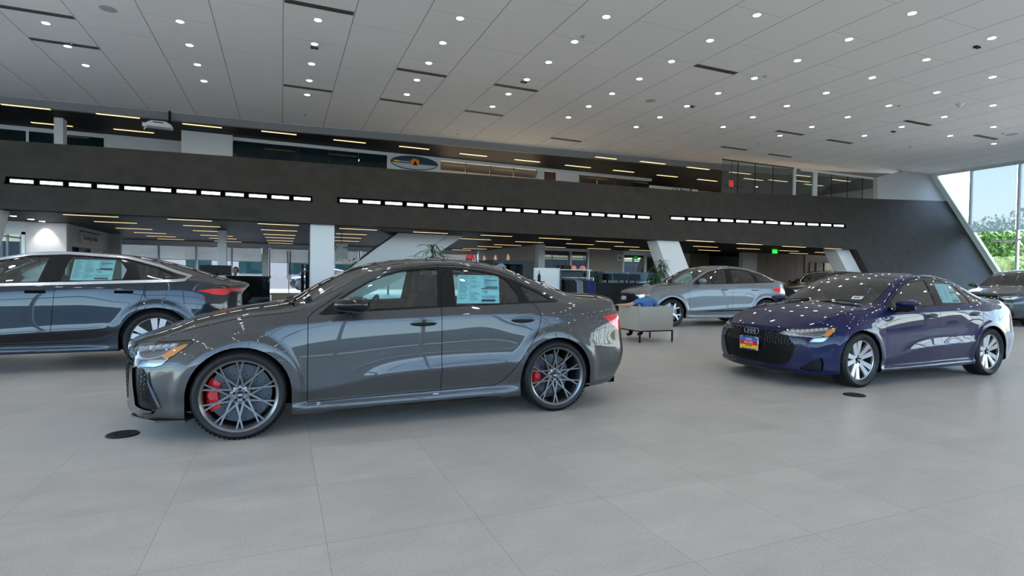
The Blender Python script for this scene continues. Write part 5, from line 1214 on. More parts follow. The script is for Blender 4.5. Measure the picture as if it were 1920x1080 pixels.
W = MB(); W.box(a-.3, YU+3.5, 4.06, b2+1, YU+3.7, HU); struct(W, 'wall_upper_office', M['wallb'])
W = MB(); W.box(ux(1021), YU+.03, 4.06, ux(1043), YU+.1, 7.9); struct(W, 'door_3', pbr('brown_door', (.10, .035, .015), .4)); W = MB(); W.box(ux(1043), YU+.03, 4.06, ux(1054), YU+.1, 7.93); struct(W, 'trim_8', M['frame'])
W = MB(); W.box(ux(1306), YU+2.5, 4.06, 44, YU+2.7, HU); struct(W, 'wall_upper_far', M['wallb'])
# left upper part
yL = 33.6; vx = lambda px: at_y(px, 250, yL).x
W = MB(); W.box(-14, yL-.06, 7.9, vx(196), yL+.1, HU); W.box(vx(52)-.05, yL-.05, 4.06, vx(52)+.05, yL, 7.9); struct(W, 'trim_9', M['frame'])
W = MB(); W.box(-14, yL, 4.06, vx(196), yL+.08, 7.9); struct(W, 'window_8', M['darkpane'])
W = MB(); W.box(vx(196), yL-.1, 4.06, at_y(345, 250, yL).x, yL+.1, HU); W.box(at_y(340, 250, YU-.4).x, YU-.4, 4.06, at_y(436, 250, YU-.4).x, YU+.2, HU); struct(W, 'wall_upper_left', M['wallw'])
p0 = at_y(101, 240, 30.9); p1 = at_y(118, 240, 30.9); colbox('column', [(p0.x, 30.9, 4.06), (p1.x, 30.9, 4.06), (p1.x, 31.4, 4.06), (p0.x, 31.4, 4.06)], (0, 0, HU-4.06), 'square white column on the upper level at the far left')
# glazed office at the right of the upper level
yR = 24.35; rx_ = lambda px: at_y(px, 350, yR).x
x0, x1 = rx_(1353), rx_(1649)
W = MB(); W.box(rx_(1487), yR-.05, 4.06, rx_(1491), yR+.05, HU); W.box(rx_(1524), yR-.06, 4.06, rx_(1531), yR+.06, HU); W.box(rx_(1500), yR-.05, HU-.12, x1, yR+.05, HU); W.box(x1-.12, yR-.05, 4.06, x1+.1, yR+.05, HU)
o = W.build('window_9', M['frame']); o['kind'] = 'structure'
W = MB()
for px in (1383, 1415, 1449, 1559, 1589, 1617): x = rx_(px); W.box(x-.012, yR-.02, 4.06, x+.012, yR+.02, HU)
W.box(x0, yR-.04, HU-.05, rx_(1487), yR+.04, HU); W.build('glazing_bars', M['dframe'], o)
W = MB(); W.quad((x0, yR, 4.06), (x1, yR, 4.06), (x1, yR, HU), (x0, yR, HU)); W.build('window_pane', M['offglass'], o)
# surf style panel
pc = at_y(777, 306, YU-.03); hx = (ux(822)-ux(733))/2; m = MB(); n_ = 40
m.prism([(pc.x+hx*math.cos(2*PI*k/n_), YU-.03, pc.z+.40*math.sin(2*PI*k/n_)) for k in range(n_)], (0, -.04, 0)); s = tag(m.build('surfboard', pbr('board_deep_blue', (.01, .04, .07), .3, coat=.5)), 'dark blue surfboard shaped panel with orange sun on a white upper wall', 'wall art')
m = MB(); m.prism([(pc.x+hx*.97*math.cos(2*PI*k/n_), YU-.071, pc.z+.34*math.sin(2*PI*k/n_)) for k in range(n_+1) if math.sin(2*PI*k/n_) < -.12], (0, -.006, 0)); m.build('pale_wave', pbr('board_pale', (.45, .55, .6), .4), s)
m = MB(); m.prism([(pc.x+.02+.26*math.cos(2*PI*k/24), YU-.078, pc.z+.05+.20*math.sin(2*PI*k/24)) for k in range(24)], (0, -.006, 0)); m.build('orange_sun', pbr('board_orange', (.8, .25, .02), .4), s)
m = MB(); m.prism([(pc.x-.10, YU-.086, pc.z-.12), (pc.x+.16, YU-.086, pc.z-.12), (pc.x+.05, YU-.086, pc.z+.14), (pc.x-.03, YU-.086, pc.z+.02)], (0, -.004, 0)); m.build('dark_peak', M['black'], s)
m = MB(); m.box(pc.x-hx*.86, YU-.08, pc.z+.0, pc.x-hx*.62, YU-.071, pc.z+.08); m.build('yellow_mark', pbr('board_yellow', (.7, .5, .02), .4), s)
m = MB(); m.box(pc.x-hx*.6, YU-.08, pc.z+.02, pc.x-hx*.2, YU-.071, pc.z+.05); m.build('light_line', M['white'], s)
# projector
v = at_z(302, 204, HC); py_ = v.y; A = at_y(274, 224, py_); B = at_y(321, 240, py_)
m = MB(); m.prism([(A.x, py_, B.z+.02), (B.x, py_, B.z), (B.x, py_, A.z-.12), (B.x-.22, py_, A.z), (A.x+.18, py_, A.z), (A.x, py_, A.z-.10)], (0, .55, 0)); s = tag(m.build('projector', M['white'], bevel=.02), 'white projector hanging from the ceiling edge at the left', 'projector')
m = MB(); m.tube([(A.x+.85, py_+.25, A.z), (A.x+.85, py_+.25, HC)], .05, 10); m.build('mount', M['black'], s)
m = MB(); m.box(A.x-.16, py_+.05, B.z-.02, A.x+.02, py_+.35, A.z-.12); m.tube([(A.x-.1, py_+.1, B.z-.16), (A.x-.02, py_+.1, B.z)], .03, 8); m.build('camera_bracket', M['frame'], s)
m = MB(); m.box(A.x+.25, py_-.012, A.z-.09, B.x-.3, py_+.0, A.z-.05); m.build('vent_slot', M['black'], s)
# ------------------------------------------------------------------ people
M['skin'] = pbr('skin', (.50, .26, .18), .5); M['skin2'] = pbr('skin_dark', (.16, .08, .05), .5); M['hairgrey'] = pbr('grey_hair', (.17, .165, .16), .7); M['hairdark'] = pbr('dark_hair', (.012, .009, .008), .55)
M['bluetee'] = pbr('blue_tshirt', (.06, .145, .32), .8, bump=(14, .6)); M['darkcloth'] = pbr('dark_clothes', (.004, .004, .005), .9, spec=.1); M['cap'] = pbr('grey_cap', (.16, .155, .145), .8, noise=(25, .25)); M['redcap'] = pbr('red_cap', (.62, .01, .012), .7)
def skin_mesh(name, joints, edges, mat, parent=None, root=0, sub=2):
    """joints: (x,y,z,r) ; one continuous skinned surface"""
    me = bpy.data.meshes.new(name); me.from_pydata([j[:3] for j in joints], edges, []); o = bpy.data.objects.new(name, me); link(o)
    md = o.modifiers.new('skin', 'SKIN'); md.use_smooth_shade = True; sv = me.skin_vertices[0].data if me.skin_vertices else None
    if sv is None:
        bpy.context.view_layer.objects.active = o; bm = bmesh.new(); bm.from_mesh(me); bm.verts.layers.skin.verify(); bm.to_mesh(me); bm.free(); sv = me.skin_vertices[0].data
    for i, j in enumerate(joints):
        sv[i].radius = (j[3], j[4] if len(j) > 4 else j[3]); sv[i].use_root = (i == root)
    s2 = o.modifiers.new('sub', 'SUBSURF'); s2.levels = s2.render_levels = sub
    bpy.context.view_layer.update(); dg = bpy.context.evaluated_depsgraph_get(); m2 = bpy.data.meshes.new_from_object(o.evaluated_get(dg)); m2.materials.clear(); m2.materials.append(mat)
    for p in m2.polygons: p.use_smooth = True
    bpy.data.objects.remove(o); bpy.data.meshes.remove(me); m2.name = name; r = bpy.data.objects.new(name, m2); link(r)
    if parent: r.parent = parent
    return r
def chain(J, E, pts, start=None):
    prev = start
    for p in pts:
        J.append(p)
        if prev is not None: E.append((prev, len(J)-1))
        prev = len(J)-1
    return prev
def hand(J, E, wrist, d, up, side, curl=.5, s=1.0):
    """five fingers rooted in a palm at the wrist joint index; d pointing, up = back of hand, side = thumb side"""
    w = Vector(J[wrist][:3]); d = Vector(d).normalized(); up = Vector(up).normalized(); sd = Vector(side).normalized()
    pal = w+d*.055*s; J.append((*pal, .030*s, .018*s)); E.append((wrist, len(J)-1)); p0 = len(J)-1
    for k, (o, l) in enumerate(((.028, .075), (.010, .085), (-.009, .079), (-.027, .062))):
        a = pal+d*.035*s+sd*o*s; J.append((*a, .010*s)); E.append((p0, len(J)-1)); q = len(J)-1
        for t, c in ((.4, curl*.5), (.75, curl*1.1), (1.0, curl*1.7)):
            a = a+(d*math.cos(c)-up*math.sin(c))*l*s*.42; J.append((*a, .0085*s)); E.append((q, len(J)-1)); q = len(J)-1
    a = w+d*.03*s+sd*.032*s; J.append((*a, .011*s)); E.append((wrist, len(J)-1)); q = len(J)-1
    for t in (1, 2): a = a+(d*.7+sd*.6-up*.25).normalized()*.032*s; J.append((*a, .0095*s)); E.append((q, len(J)-1)); q = len(J)-1
def head(parent, c, rz, tilt, skinm, hairm=None, cap=None, long=False):
    """a head with face, ears and hair; faces -y before rz"""
    R = Matrix.Translation(c) @ Matrix.Rotation(rz, 4, 'Z') @ Matrix.Rotation(tilt, 4, 'X')
    def T(v): return R @ Vector(v)
    n1, n2 = 16, 22; vs = []
    for i in range(n1+1):
        t = PI*i/n1; z = math.cos(t)*.122
        for k in range(n2):
            a = 2*PI*k/n2; x = math.sin(t)*.077*math.cos(a); y = math.sin(t)*.096*math.sin(a)
            if z < 0: x *= 1+z*1.9; y = y*(1+z*.9)-(-z)*.10
            if y < -.05: y = -.05-(abs(y)-.05)*.75
            dx = abs(x)
            if y < -.04 and abs(z-.005) < .02 and .018 < dx < .045: y += .010      # eye sockets
            if y < -.04 and abs(z+.058) < .012 and dx < .028: y -= .005            # lips
            vs.append(T((x, y, z)))
    m = MB(); m.add(vs, [(i*n2+k, i*n2+(k+1) % n2, (i+1)*n2+(k+1) % n2, (i+1)*n2+k) for i in range(n1) for k in range(n2)])
    m.tube([T((0, -.088, .012)), T((0, -.104, -.018)), T((0, -.092, -.03))], [.007, .013, .010], 8)
    for s in (-1, 1): m.tube([T((s*.074, .004, .022)), T((s*.082, .012, .0)), T((s*.074, .008, -.026))], [.010, .014, .008], 8)
    h = m.build('head', skinm, parent, smooth=True, auto=80)
    e = MB()
    for s in (-1, 1): e.tube([T((s*.022, -.079, .006)), T((s*.040, -.074, .006))], .0055, 8)
    e.tube([T((-.022, -.085, -.058)), T((0, -.092, -.060)), T((.022, -.085, -.058))], .0035, 6); e.build('eyes_and_mouth', M['hairdark'], h, smooth=True)
    if hairm:
        m = MB(); vs = []; lo = -.16 if long else -.045
        for i in range(11):
            t = i/10; z = .128-(.128-lo)*t
            for k in range(n2):
                a = 2*PI*k/n2; rr = math.sqrt(max(.02, 1-(max(z, 0)/.134)**2)); y = math.sin(a)*.104*rr; x = math.cos(a)*.085*rr*(1.12 if long and t > .5 else 1)
                lim = -.052 if z < .07 else -.2
                y = max(y+.012, lim if z < .07 else -.2); vs.append(T((x, y, z)))
        m.add(vs, [(i*n2+k, i*n2+(k+1) % n2, (i+1)*n2+(k+1) % n2, (i+1)*n2+k) for i in range(10) for k in range(n2) if not (i > 4 and math.sin(2*PI*(k+.5)/n2) < -.55)]+[tuple(range(n2))[::-1]])
        m.build('hair', hairm, parent, smooth=True, auto=80)
    if cap:
        m = MB(); vs = []
        for i in range(9):
            t = PI/2*i/8
            for k in range(n2): a = 2*PI*k/n2; vs.append(T((math.sin(t)*.088*math.cos(a), math.sin(t)*.107*math.sin(a)+.006, .030+math.cos(t)*.112)))
        m.add(vs, [(i*n2+k, i*n2+(k+1) % n2, (i+1)*n2+(k+1) % n2, (i+1)*n2+k) for i in range(8) for k in range(n2)]); co_ = m.build('cap', cap, parent, smooth=True, auto=80)
        b = MB(); b.prism([T((.07*math.cos(a)*1.0, -.085+.085*math.sin(a), .045-.012*abs(math.cos(a)))) for a in [PI+PI*k/10 for k in range(11)]], R.to_3x3() @ Vector((0, 0, .006))); b.build('cap_visor', cap, co_)
    return h
def person(name_lab, loc, rz, pose, top, legs, skinm, hairm=None, cap=None, long=False, hz=None, hrz=0, htilt=0, arms=None, group=None):
    root = empty('person', loc, rz, name_lab, 'person')
    J = []; E = []
    sit = pose == 'sit'
    hip = (hz or .50) if sit else .95
    # torso: pelvis, waist, chest, neck (facing -y)
    chain(J, E, [(0, 0, hip, .135, .115), (0, .01, hip+.17, .125, .10), (0, .015, hip+.34, .15, .11), (0, .02, hip+.46, .13, .09), (0, .01, hip+.535, .058), (0, -.005, hip+.60, .052)])
    ends = {}
    for s in (-1, 1):
        A = (arms or {}).get(s) or ([(s*.19, .015, hip+.455, .062), (s*.24, .0, hip+.26, .050), (s*.25, -.04, hip+.13, .043), (s*.24, -.16, hip+.02, .033), (s*.23, -.24, hip-.02, .026)] if sit else [(s*.19, .015, hip+.455, .062), (s*.25, .02, hip+.26, .050), (s*.265, .0, hip+.13, .043), (s*.27, -.04, hip-.0, .034), (s*.27, -.07, hip-.12, .026)])
        e = chain(J, E, A, 3); w = Vector(J[e][:3]); p = Vector(J[e-1][:3]); dd = (w-p).normalized(); up = Vector((s, 0, 0)) if not sit else Vector((0, 0, 1)); sd = dd.cross(up)*(1 if s < 0 else -1)
        hand(J, E, e, dd, up, sd if sd.length > .1 else (0, -1, 0), .45)
        if sit: Lg = [(s*.10, -.05, hip-.01, .095), (s*.12, -.28, hip+.0, .080), (s*.13, -.46, hip-.02, .066), (s*.13, -.47, hip-.24, .055), (s*.13, -.45, .10, .042), (s*.13, -.50, .05, .040), (s*.135, -.64, .035, .034)]
        else: Lg = [(s*.10, 0, hip-.08, .095), (s*.11, -.01, hip-.28, .080), (s*.11, -.01, hip-.46, .062), (s*.11, .01, hip-.66, .056), (s*.11, .03, .10, .040), (s*.11, 0, .05, .042), (s*.12, -.13, .035, .036)]
        chain(J, E, Lg, 0)
    body = skin_mesh('body', J, E, top, root)
    # materials by region: skin for forearms and neck, cloth for the rest
    me = body.data; me.materials.append(legs); me.materials.append(skinm)
    for pz in me.polygons:
        c = pz.center
        if c.z > hip+.55: pz.material_index = 2
        elif c.z < hip-.02 or (sit and c.y < -.12 and abs(c.x) < .21): pz.material_index = 1
        for s in (-1, 1):
            A = (arms or {}).get(s)
            if A:
                a = Vector(A[1][:3]); b = Vector(A[2][:3])
                if (c-a).dot(b-a) > (b-a).length_squared*.5 and c.x*s > .16 and c.z > hip-.05 and (c-a).length < .75 and (s*c.x > .2): pz.material_index = 2
            elif s*c.x > .215 and c.z < hip+.24 and c.z > hip-.35: pz.material_index = 2
    head(root, Vector((0, -.02, hip+.70)), hrz, htilt, skinm, hairm, cap, long)
    return root
# ------------------------------------------------------------------ lounge chair and man
a0 = 6.40; b0 = 8.84
M['taupe'] = pbr('taupe_leather', (.34, .30, .245), .55, bump=(60, .08)); M['cush'] = pbr('taupe_cushion', (.24, .22, .19), .6)
ch = empty('armchair', (a0+.4, b0+.37, 0), 0, 'boxy taupe armchair with thin black legs seating the man in blue', 'armchair')
def cb(nm, x0, y0, z0, x1, y1, z1, mt, bv): m = MB(); m.box(x0-.4, y0-.37, z0, x1-.4, y1-.37, z1); return m.build(nm, mt, ch, bevel=bv, seg=2)
cb('backrest', 0, 0, .23, .80, .07, .70, M['taupe'], .012); cb('side_panel', 0, .07, .23, .07, .74, .70, M['taupe'], .012); cb('side_panel', .73, .07, .23, .80, .74, .70, M['taupe'], .012)
cb('seat', .07, .07, .23, .73, .74, .30, M['taupe'], .01); cb('seat_cushion', .08, .09, .30, .72, .73, .40, M['cush'], .04)
m = MB()
for (x0, y0, x1, y1) in ((0, 0, .8, .022), (0, .718, .8, .74), (0, 0, .022, .74), (.778, 0, .8, .74)): m.box(x0-.4, y0-.37, .21, x1-.4, y1-.37, .23)
m.build('base_frame', M['black'], ch)
for x, y in ((.013, .013), (.787, .013), (.013, .727), (.787, .727)):
    m = MB(); m.box(x-.413, y-.383, 0, x-.387, y-.357, .21); m.build('leg', M['black'], ch)
person('man in a blue t-shirt and grey cap seated in the armchair seen from behind', (a0+.40, b0+.34, .03), PI-.15, 'sit', M['bluetee'], M['darkcloth'], M['skin'], M['hairgrey'], M['cap'], hrz=.75, htilt=.12,
       hz=.37, arms={1: [(.19, .015, .825, .064), (.30, .03, .78, .052), (.40, .07, .755, .043), (.50, .02, .74, .033), (.58, -.02, .74, .027)]})
MAN = [o for o in bpy.data.objects if o.name.startswith('person') and o.parent is None][0]; MAN.scale = (.93, .93, .93)
# seated clerk at the left desk, woman at the right desk, visitor behind the sedan
P_ = lambda px, py, Y: at_y(px, py, Y)
q = P_(441, 515, 19.0)
person('person with short dark hair in black clothes behind the left dark desk', (q.x, 19.0, q.z+.14-1.22), .6, 'sit', M['darkcloth'], M['darkcloth'], M['skin2'], M['hairdark'], hrz=-.9)
q = P_(1118, 535, 19.2)
person('person with long dark hair in black clothes at the black reception desk', (q.x, 19.2, 0), .2, 'sit', M['darkcloth'], M['darkcloth'], M['skin'], M['hairdark'], long=True, hrz=-.6)
q = P_(880, 500, 13.0)
person('person in a bright red cap standing behind the grey sedan', (q.x, 13.0, .0), 1.2, 'stand', M['darkcloth'], M['darkcloth'], M['skin'], M['hairdark'], M['redcap'])
# ------------------------------------------------------------------ plants
M['leaf'] = pbr('dark_green_leaf', (.020, .075, .022), .4, noise=(4, .35)); M['leaf2'] = pbr('orchid_leaf', (.05, .08, .03), .5); M['pot'] = pbr('plant_pot_grey', (.12, .12, .12), .5)
def blade(mb, p, d, l, w, droop, n=5):
    d = Vector(d).normalized(); sd = d.cross(Vector((0, 0, 1))); sd = sd.normalized() if sd.length > .05 else Vector((1, 0, 0)); vs = []; c = Vector(p)
    for i in range(n+1):
        t = i/n; ww = w*math.sin(PI*min(.97, .08+t*.9))**.7; vs += [c-sd*ww*.5, c+Vector((0, 0, -.12*ww)), c+sd*ww*.5]
        d = (d+Vector((0, 0, -droop/n))).normalized(); c = c+d*l/n
    mb.add(vs, [(i*3+k, i*3+k+1, (i+1)*3+k+1, (i+1)*3+k) for i in range(n) for k in range(2)])
def dracaena(loc, h, r, lab, seed, canes=3, nl=46):
    rn = random.Random(seed); root = empty('potted_plant', loc, 0, lab, 'plant')
    p = MB(); p.lathe([(0, .0), (.20, 0), (.25, .5), (.22, .5), (.21, .44), (0, .44)], 24); p.build('pot', M['pot'], root, smooth=True)
    s = MB(); lf = MB()
    for k in range(canes):
        a = 2*PI*k/canes+.4; bx, by = .07*math.cos(a), .07*math.sin(a); top = h*(.80-.12*k)
        s.tube([(bx, by, .42), (bx*1.6, by*1.6, top*.6), (bx*2.2, by*2.2, top)], .022, 7)
        for j in range(nl):
            t = j/nl; ang = j*2.4+rn.random(); zz = top*(.45+.55*t); el = .15+1.2*t*rn.uniform(.6, 1.1)
            blade(lf, (bx*2, by*2, zz), (math.cos(ang), math.sin(ang), el), r*rn.uniform(.75, 1.25), .055, rn.uniform(1.2, 2.6))
    s.build('stem', pbr('cane', (.12, .09, .06), .7) if 'cane' not in bpy.data.materials else bpy.data.materials['cane'], root, smooth=True); lf.build('foliage', M['leaf'], root, smooth=True); return root
q = P_(803, 480, 14.5); dracaena((q.x, 14.5, 0), 2.50, .60, 'leafy potted plant with drooping leaves behind the grey sedan roof', 3, canes=4, nl=85)
q = P_(1236, 480, 16.2); dracaena((q.x, 16.2, 0), 2.35, .46, 'tall dark green potted plant in front of the leaning white column', 5, canes=5, nl=95)
q = P_(1285, 352, 25.5); root = empty('shrub', (q.x, 25.5, 4.06), 0, 'green plant tips showing above the dark wall on the upper level', 'plant'); lf = MB(); rn = random.Random(4)
for j in range(90): a = rn.random()*6.28; blade(lf, (rn.uniform(-.7, .7), rn.uniform(-.3, .3), q.z-4.06-.55), (math.cos(a)*.6, math.sin(a)*.6, 1), rn.uniform(.35, .75), .05, .8)
lf.build('foliage', M['leaf'], root); p = MB(); p.box(-.8, -.3, 0, .8, .3, q.z-4.06-.5); p.build('planter', M['pot'], root)
# orchid beside the column
q = P_(655, 500, 22.0); root = empty('orchid', (q.x, 22.0, 0), 0, 'small pale orchid on a grey stand beside the broad white column', 'plant'); s = MB(); s.box(-.5, -.2, 0, .5, .2, 1.35); s.build('stand', M['wallg'], root)
s = MB(); lf = MB(); rn = random.Random(9)
for k in range(5):
    x = (k-2)*.09; s.tube([(x*.3, 0, 1.35), (x, 0, 1.65), (x*1.8, 0, 1.80)], .008, 5)
    for j in range(3): lf.disc((x*1.8+rn.uniform(-.06, .06), -.02, 1.80+rn.uniform(-.06, .05)), .045, 'y', 7)
s.build('stem', M['leaf2'], root); lf.build('flowers', pbr('orchid_petal', (.65, .55, .45), .6), root)
# ------------------------------------------------------------------ desks, kiosk, merchandise
def deskbox(x0, y0, x1, y1, z, mat, lab, name='desk'):
    r = empty(name, ((x0+x1)/2, (y0+y1)/2, 0), 0, lab, 'desk'); cx, cy = (x0+x1)/2, (y0+y1)/2
    m = MB(); m.box(x0-cx, y0-cy, z-.05, x1-cx, y1-cy, z); m.build('desk_top', mat, r, bevel=.006, seg=1); m = MB(); m.box(x0-cx+.03, y0-cy+.03, 0, x1-cx-.03, y1-cy-.03, z-.05); m.build('desk_body', mat, r); return r
A = P_(1112, 540, 17.6); B = P_(1222, 540, 17.6); deskbox(A.x, 17.6, B.x, 18.5, 1.06, M['black'], 'long black reception desk behind the armchair')
gp = MB(); gp.box(A.x+.3, 18.45, 1.065, B.x+1.0, 18.47, 1.50); tag(gp.build('glass_screen', M['offglass']), 'low clear glass screen standing on the black reception desk', 'screen')
for i, px in enumerate((1139, 1172, 1192)):
    q = P_(px, 530, 18.2); m = MB(); m.box(q.x-.22, 18.2, 1.16, q.x+.22, 18.23, 1.42); m.box(q.x-.03, 18.21, 1.06, q.x+.03, 18.25, 1.2); m.box(q.x-.1, 18.14, 1.061, q.x+.1, 18.3, 1.07)
    tag(m.build('monitor', M['gloss'], bevel=.004, seg=1), ['black monitor on the reception desk beside the long haired person', 'middle black monitor on the reception desk', 'black monitor at the plant end of the reception desk'][i], 'monitor')
A = P_(468, 528, 17.0); B = P_(508, 528, 17.0); deskbox(A.x-.6, 17.0, B.x, 17.9, 1.16, M['gloss'], 'dark glossy desk left of the broad white column')
A = P_(507, 552, 18.6); B = P_(566, 552, 18.6); deskbox(A.x, 18.6, B.x+.3, 19.1, .62, M['wood'], 'low brown wooden bench beside the dark glossy desk', 'bench')['category'] = 'bench'
for i, px in enumerate((567, 575.5)):
    q = P_(px, 530, 19.3); m = MB(); m.box(q.x-.05, 19.3, 0, q.x+.05, 19.36, 1.55); m.box(q.x-.07, 19.2, 0, q.x+.07, 19.46, .02); tag(m.build('display_post', M['gloss'], bevel=.004, seg=1), ['slim black display post, left of the pair beside the broad column', 'slim black display post, nearest to the broad column'][i], 'stand')
q = P_(407, 513, 22.0); m = MB(); m.box(q.x-.55, 22, 1.14, q.x+.45, 22.05, 1.5); m.box(q.x-.03, 22, .7, q.x+.03, 22.05, 1.2); m.box(q.x-.8, 21.8, .68, q.x+.8, 22.5, .74); m.box(q.x-.75, 21.85, 0, q.x-.7, 22.4, .7); m.box(q.x+.7, 21.85, 0, q.x+.75, 22.4, .7)
tag(m.build('desk', M['black']), 'black desk with a wide dark screen behind the dark fastback tail', 'desk')
# kiosk frame
r = empty('kiosk', (0, 0, 0), 0, 'dark grey open kiosk frame behind the rear window of the grey sedan', 'kiosk'); A = P_(925, 487, 23.0); B = P_(1001, 482, 23.0); zt = A.z
dm = pbr('kiosk_slate', (.035, .050, .062), .6)
m = MB(); m.box(A.x, 23, zt-.18, B.x, 25, zt); m.build('top_beam', dm, r); m = MB(); m.box(B.x-.55, 23, 0, B.x, 25, zt-.18); m.build('side_wall', dm, r); m = MB(); m.box(A.x, 24.9, 0, B.x-.55, 25, zt-.18); m.build('rear_panel', pbr('kiosk_back', (.14, .16, .18), .5), r)
m = MB(); m.box(A.x, 23, 0, A.x+.08, 25, zt-.18); m.build('side_wall', dm, r); m = MB(); m.box(B.x-1.0, 23.4, .3, B.x-.56, 24.9, zt-.2); m.build('inner_cabinet', M['black'], r)
# white board
A = P_(1002, 502, 17.3); B = P_(1050, 504, 17.3); m = MB(); m.box(A.x, 17.3, 0, B.x, 17.36, A.z); tag(m.build('display_board', M['wallw'], bevel=.004, seg=1), 'plain white display board left of the clothes rail', 'board')
q = P_(1011, 512, 17.0); m = MB(); m.lathe([(.05, 1.1), (.055, 1.25), (.045, 1.32), (.016, 1.36), (.014, 1.46), (0, 1.47)], 14, 'z', c=(q.x, 17.0, 0)); m.lathe([(.2, 1.07), (.2, 1.1), (0, 1.1)], 20, 'z', c=(q.x, 17, 0)); m.lathe([(.03, 0), (.03, 1.07)], 12, 'z', c=(q.x, 17, 0)); tag(m.build('bottle_stand', M['black'], smooth=True), 'black bottle on a slim round stand before the white board', 'stand')
# merchandise rack
A = P_(1050, 505, 17.3); B = P_(1109, 505, 17.3); zt = A.z; r = empty('merchandise_rack', ((A.x+B.x)/2, 17.3, 0), 0, 'slate merchandise rack with a hanging rail of clothes and shelf of caps', 'rack'); hw_ = (B.x-A.x)/2
m = MB(); m.box(-hw_, .28, 0, hw_*.72, .34, zt); m.build('rear_panel', dm, r); m = MB(); m.box(-hw_, -.05, zt-.02, hw_, .34, zt); m.build('shelf', M['frame'], r); m = MB(); m.box(-hw_, -.05, 0, -hw_+.04, .3, zt-.02); m.build('side_panel', dm, r); m = MB(); m.tube([(hw_-.03, .1, 0), (hw_-.03, .1, zt-.02)], .014, 8); m.build('post', M['chrome'], r)
zr_ = P_(1080, 521, 17.3).z; m = MB(); m.tube([(-hw_+.15, .1, zr_), (hw_+.15, .1, zr_)], .018, 8); m.tube([(hw_+.15, .1, zr_), (hw_+.15, .1, 0)], .014, 8); m.build('hanging_rail', M['chrome'], r)
rn = random.Random(2); cx = (A.x+B.x)/2
cols = [(.008, .008, .01)]*2+[(.015, .017, .02)]*3+[(.20, .22, .26)]*3+[(.02, .022, .03)]*2+[(.012, .03, .14)]*4
for k, cc in enumerate(cols):
    x = cx-hw_+.22+k*(2*hw_-.16)/(len(cols)-1); y = 17.4
    m = MB(); vs = []; dz = rn.uniform(-.03, .03)
    for i, (z, wd, th) in enumerate(((zr_-.06, .04, .012), (zr_-.10, .18, .02), (zr_-.16, .235, .028), (zr_-.35, .215, .032), (zr_-.72+dz, .235, .04))):
        for sx, sy_ in ((-1, -1), (-.3, -1.25), (.4, -1.1), (1, -1), (1, 1), (.4, 1.2), (-.3, 1.1), (-1, 1)): vs.append((x+sy_*th+(.02*(i-2)), y+sx*wd, z))
    m.add(vs, [(i*8+j, i*8+(j+1) % 8, (i+1)*8+(j+1) % 8, (i+1)*8+j) for i in range(4) for j in range(8)]+[tuple(range(8))[::-1], tuple(range(32, 40))])
    nm = 'garment_%s' % ('black' if k < 5 else 'grey' if k < 8 else 'navy'); mt = bpy.data.materials.get('cloth_%d' % int(cc[2]*1000)) or pbr('cloth_%d' % int(cc[2]*1000), cc, .85)
    col_ = 'black' if k < 5 else 'grey' if k < 8 else 'dark' if k < 10 else 'navy blue'
    o = m.build('jacket', mt, smooth=True, auto=60); tag(o, '%s garment hanging on the rail of the merchandise rack' % col_, 'garment', '%s garments on the merchandise rail' % col_)
    h = MB(); h.tube([(x, y-.18, zr_-.10), (x, y, zr_-.055), (x, y+.18, zr_-.10)], .006, 5); h.tube([(x, y, zr_-.055), (x, y, zr_-.01), (x+.01, y+.012, zr_+.02), (x, y, zr_+.024)], .004, 5); h.build('hanger', M['chrome'], o)
M['coral'] = pbr('coral_cap', (.75, .24, .17), .7)
for i, px in enumerate((1076, 1093.5)):
    q = P_(px, 503, 17.4); m = MB(); vs = []; n2 = 20
    for j in range(7):
        t = PI/2*j/6
        for k in range(n2): a = 2*PI*k/n2; vs.append((q.x+math.sin(t)*.125*math.cos(a), 17.45+math.sin(t)*.14*math.sin(a), zt+.005+math.cos(t)*.15))
    m.add(vs, [(j*n2+k, j*n2+(k+1) % n2, (j+1)*n2+(k+1) % n2, (j+1)*n2+k) for j in range(6) for k in range(n2)]); o = m.build('baseball_cap', M['coral'], smooth=True, auto=80); tag(o, ['coral baseball cap on the rack shelf, nearer the white board', 'coral baseball cap on the rack shelf, nearer the window'][i], 'cap')
    b = MB(); b.prism([(q.x+.08+.14*math.cos(a), 17.40+.09*math.sin(a), zt+.012) for a in [-PI/2+PI*k/8 for k in range(9)]], (0, 0, .008)); b.build('cap_visor', M['coral'], o)
for i, (px, w_) in enumerate(((1050, .12), (1063, .3))):
    q = P_(px, 503, 17.45); m = MB(); m.box(q.x-w_/2, 17.4, zt+.001, q.x+w_/2, 17.6, zt+.15); tag(m.build('box', M['black'], bevel=.006, seg=1), ['small black box on the rack shelf corner', 'wide black box on the rack shelf beside the coral caps'][i], 'box')
# floor sockets
for px, py, lb in ((230, 815, 'round black floor outlet cover in front of the grey sedan nose'), (1602, 741, 'round black floor outlet cover in front of the blue sedan wheel')):
    v = at_z(px, py, 0); m = MB(); m.lathe([(0, .006), (.085, .006), (.09, .009), (.105, .009), (.112, .0)], 32, 'z', c=tuple(v)); o = tag(m.build('floor_outlet', M['black'], smooth=True), lb, 'floor outlet')
    m = MB(); m.box(v.x-.045, v.y-.012, .0065, v.x+.045, v.y+.012, .0105); m.build('outlet_flap', M['dframe'], o)
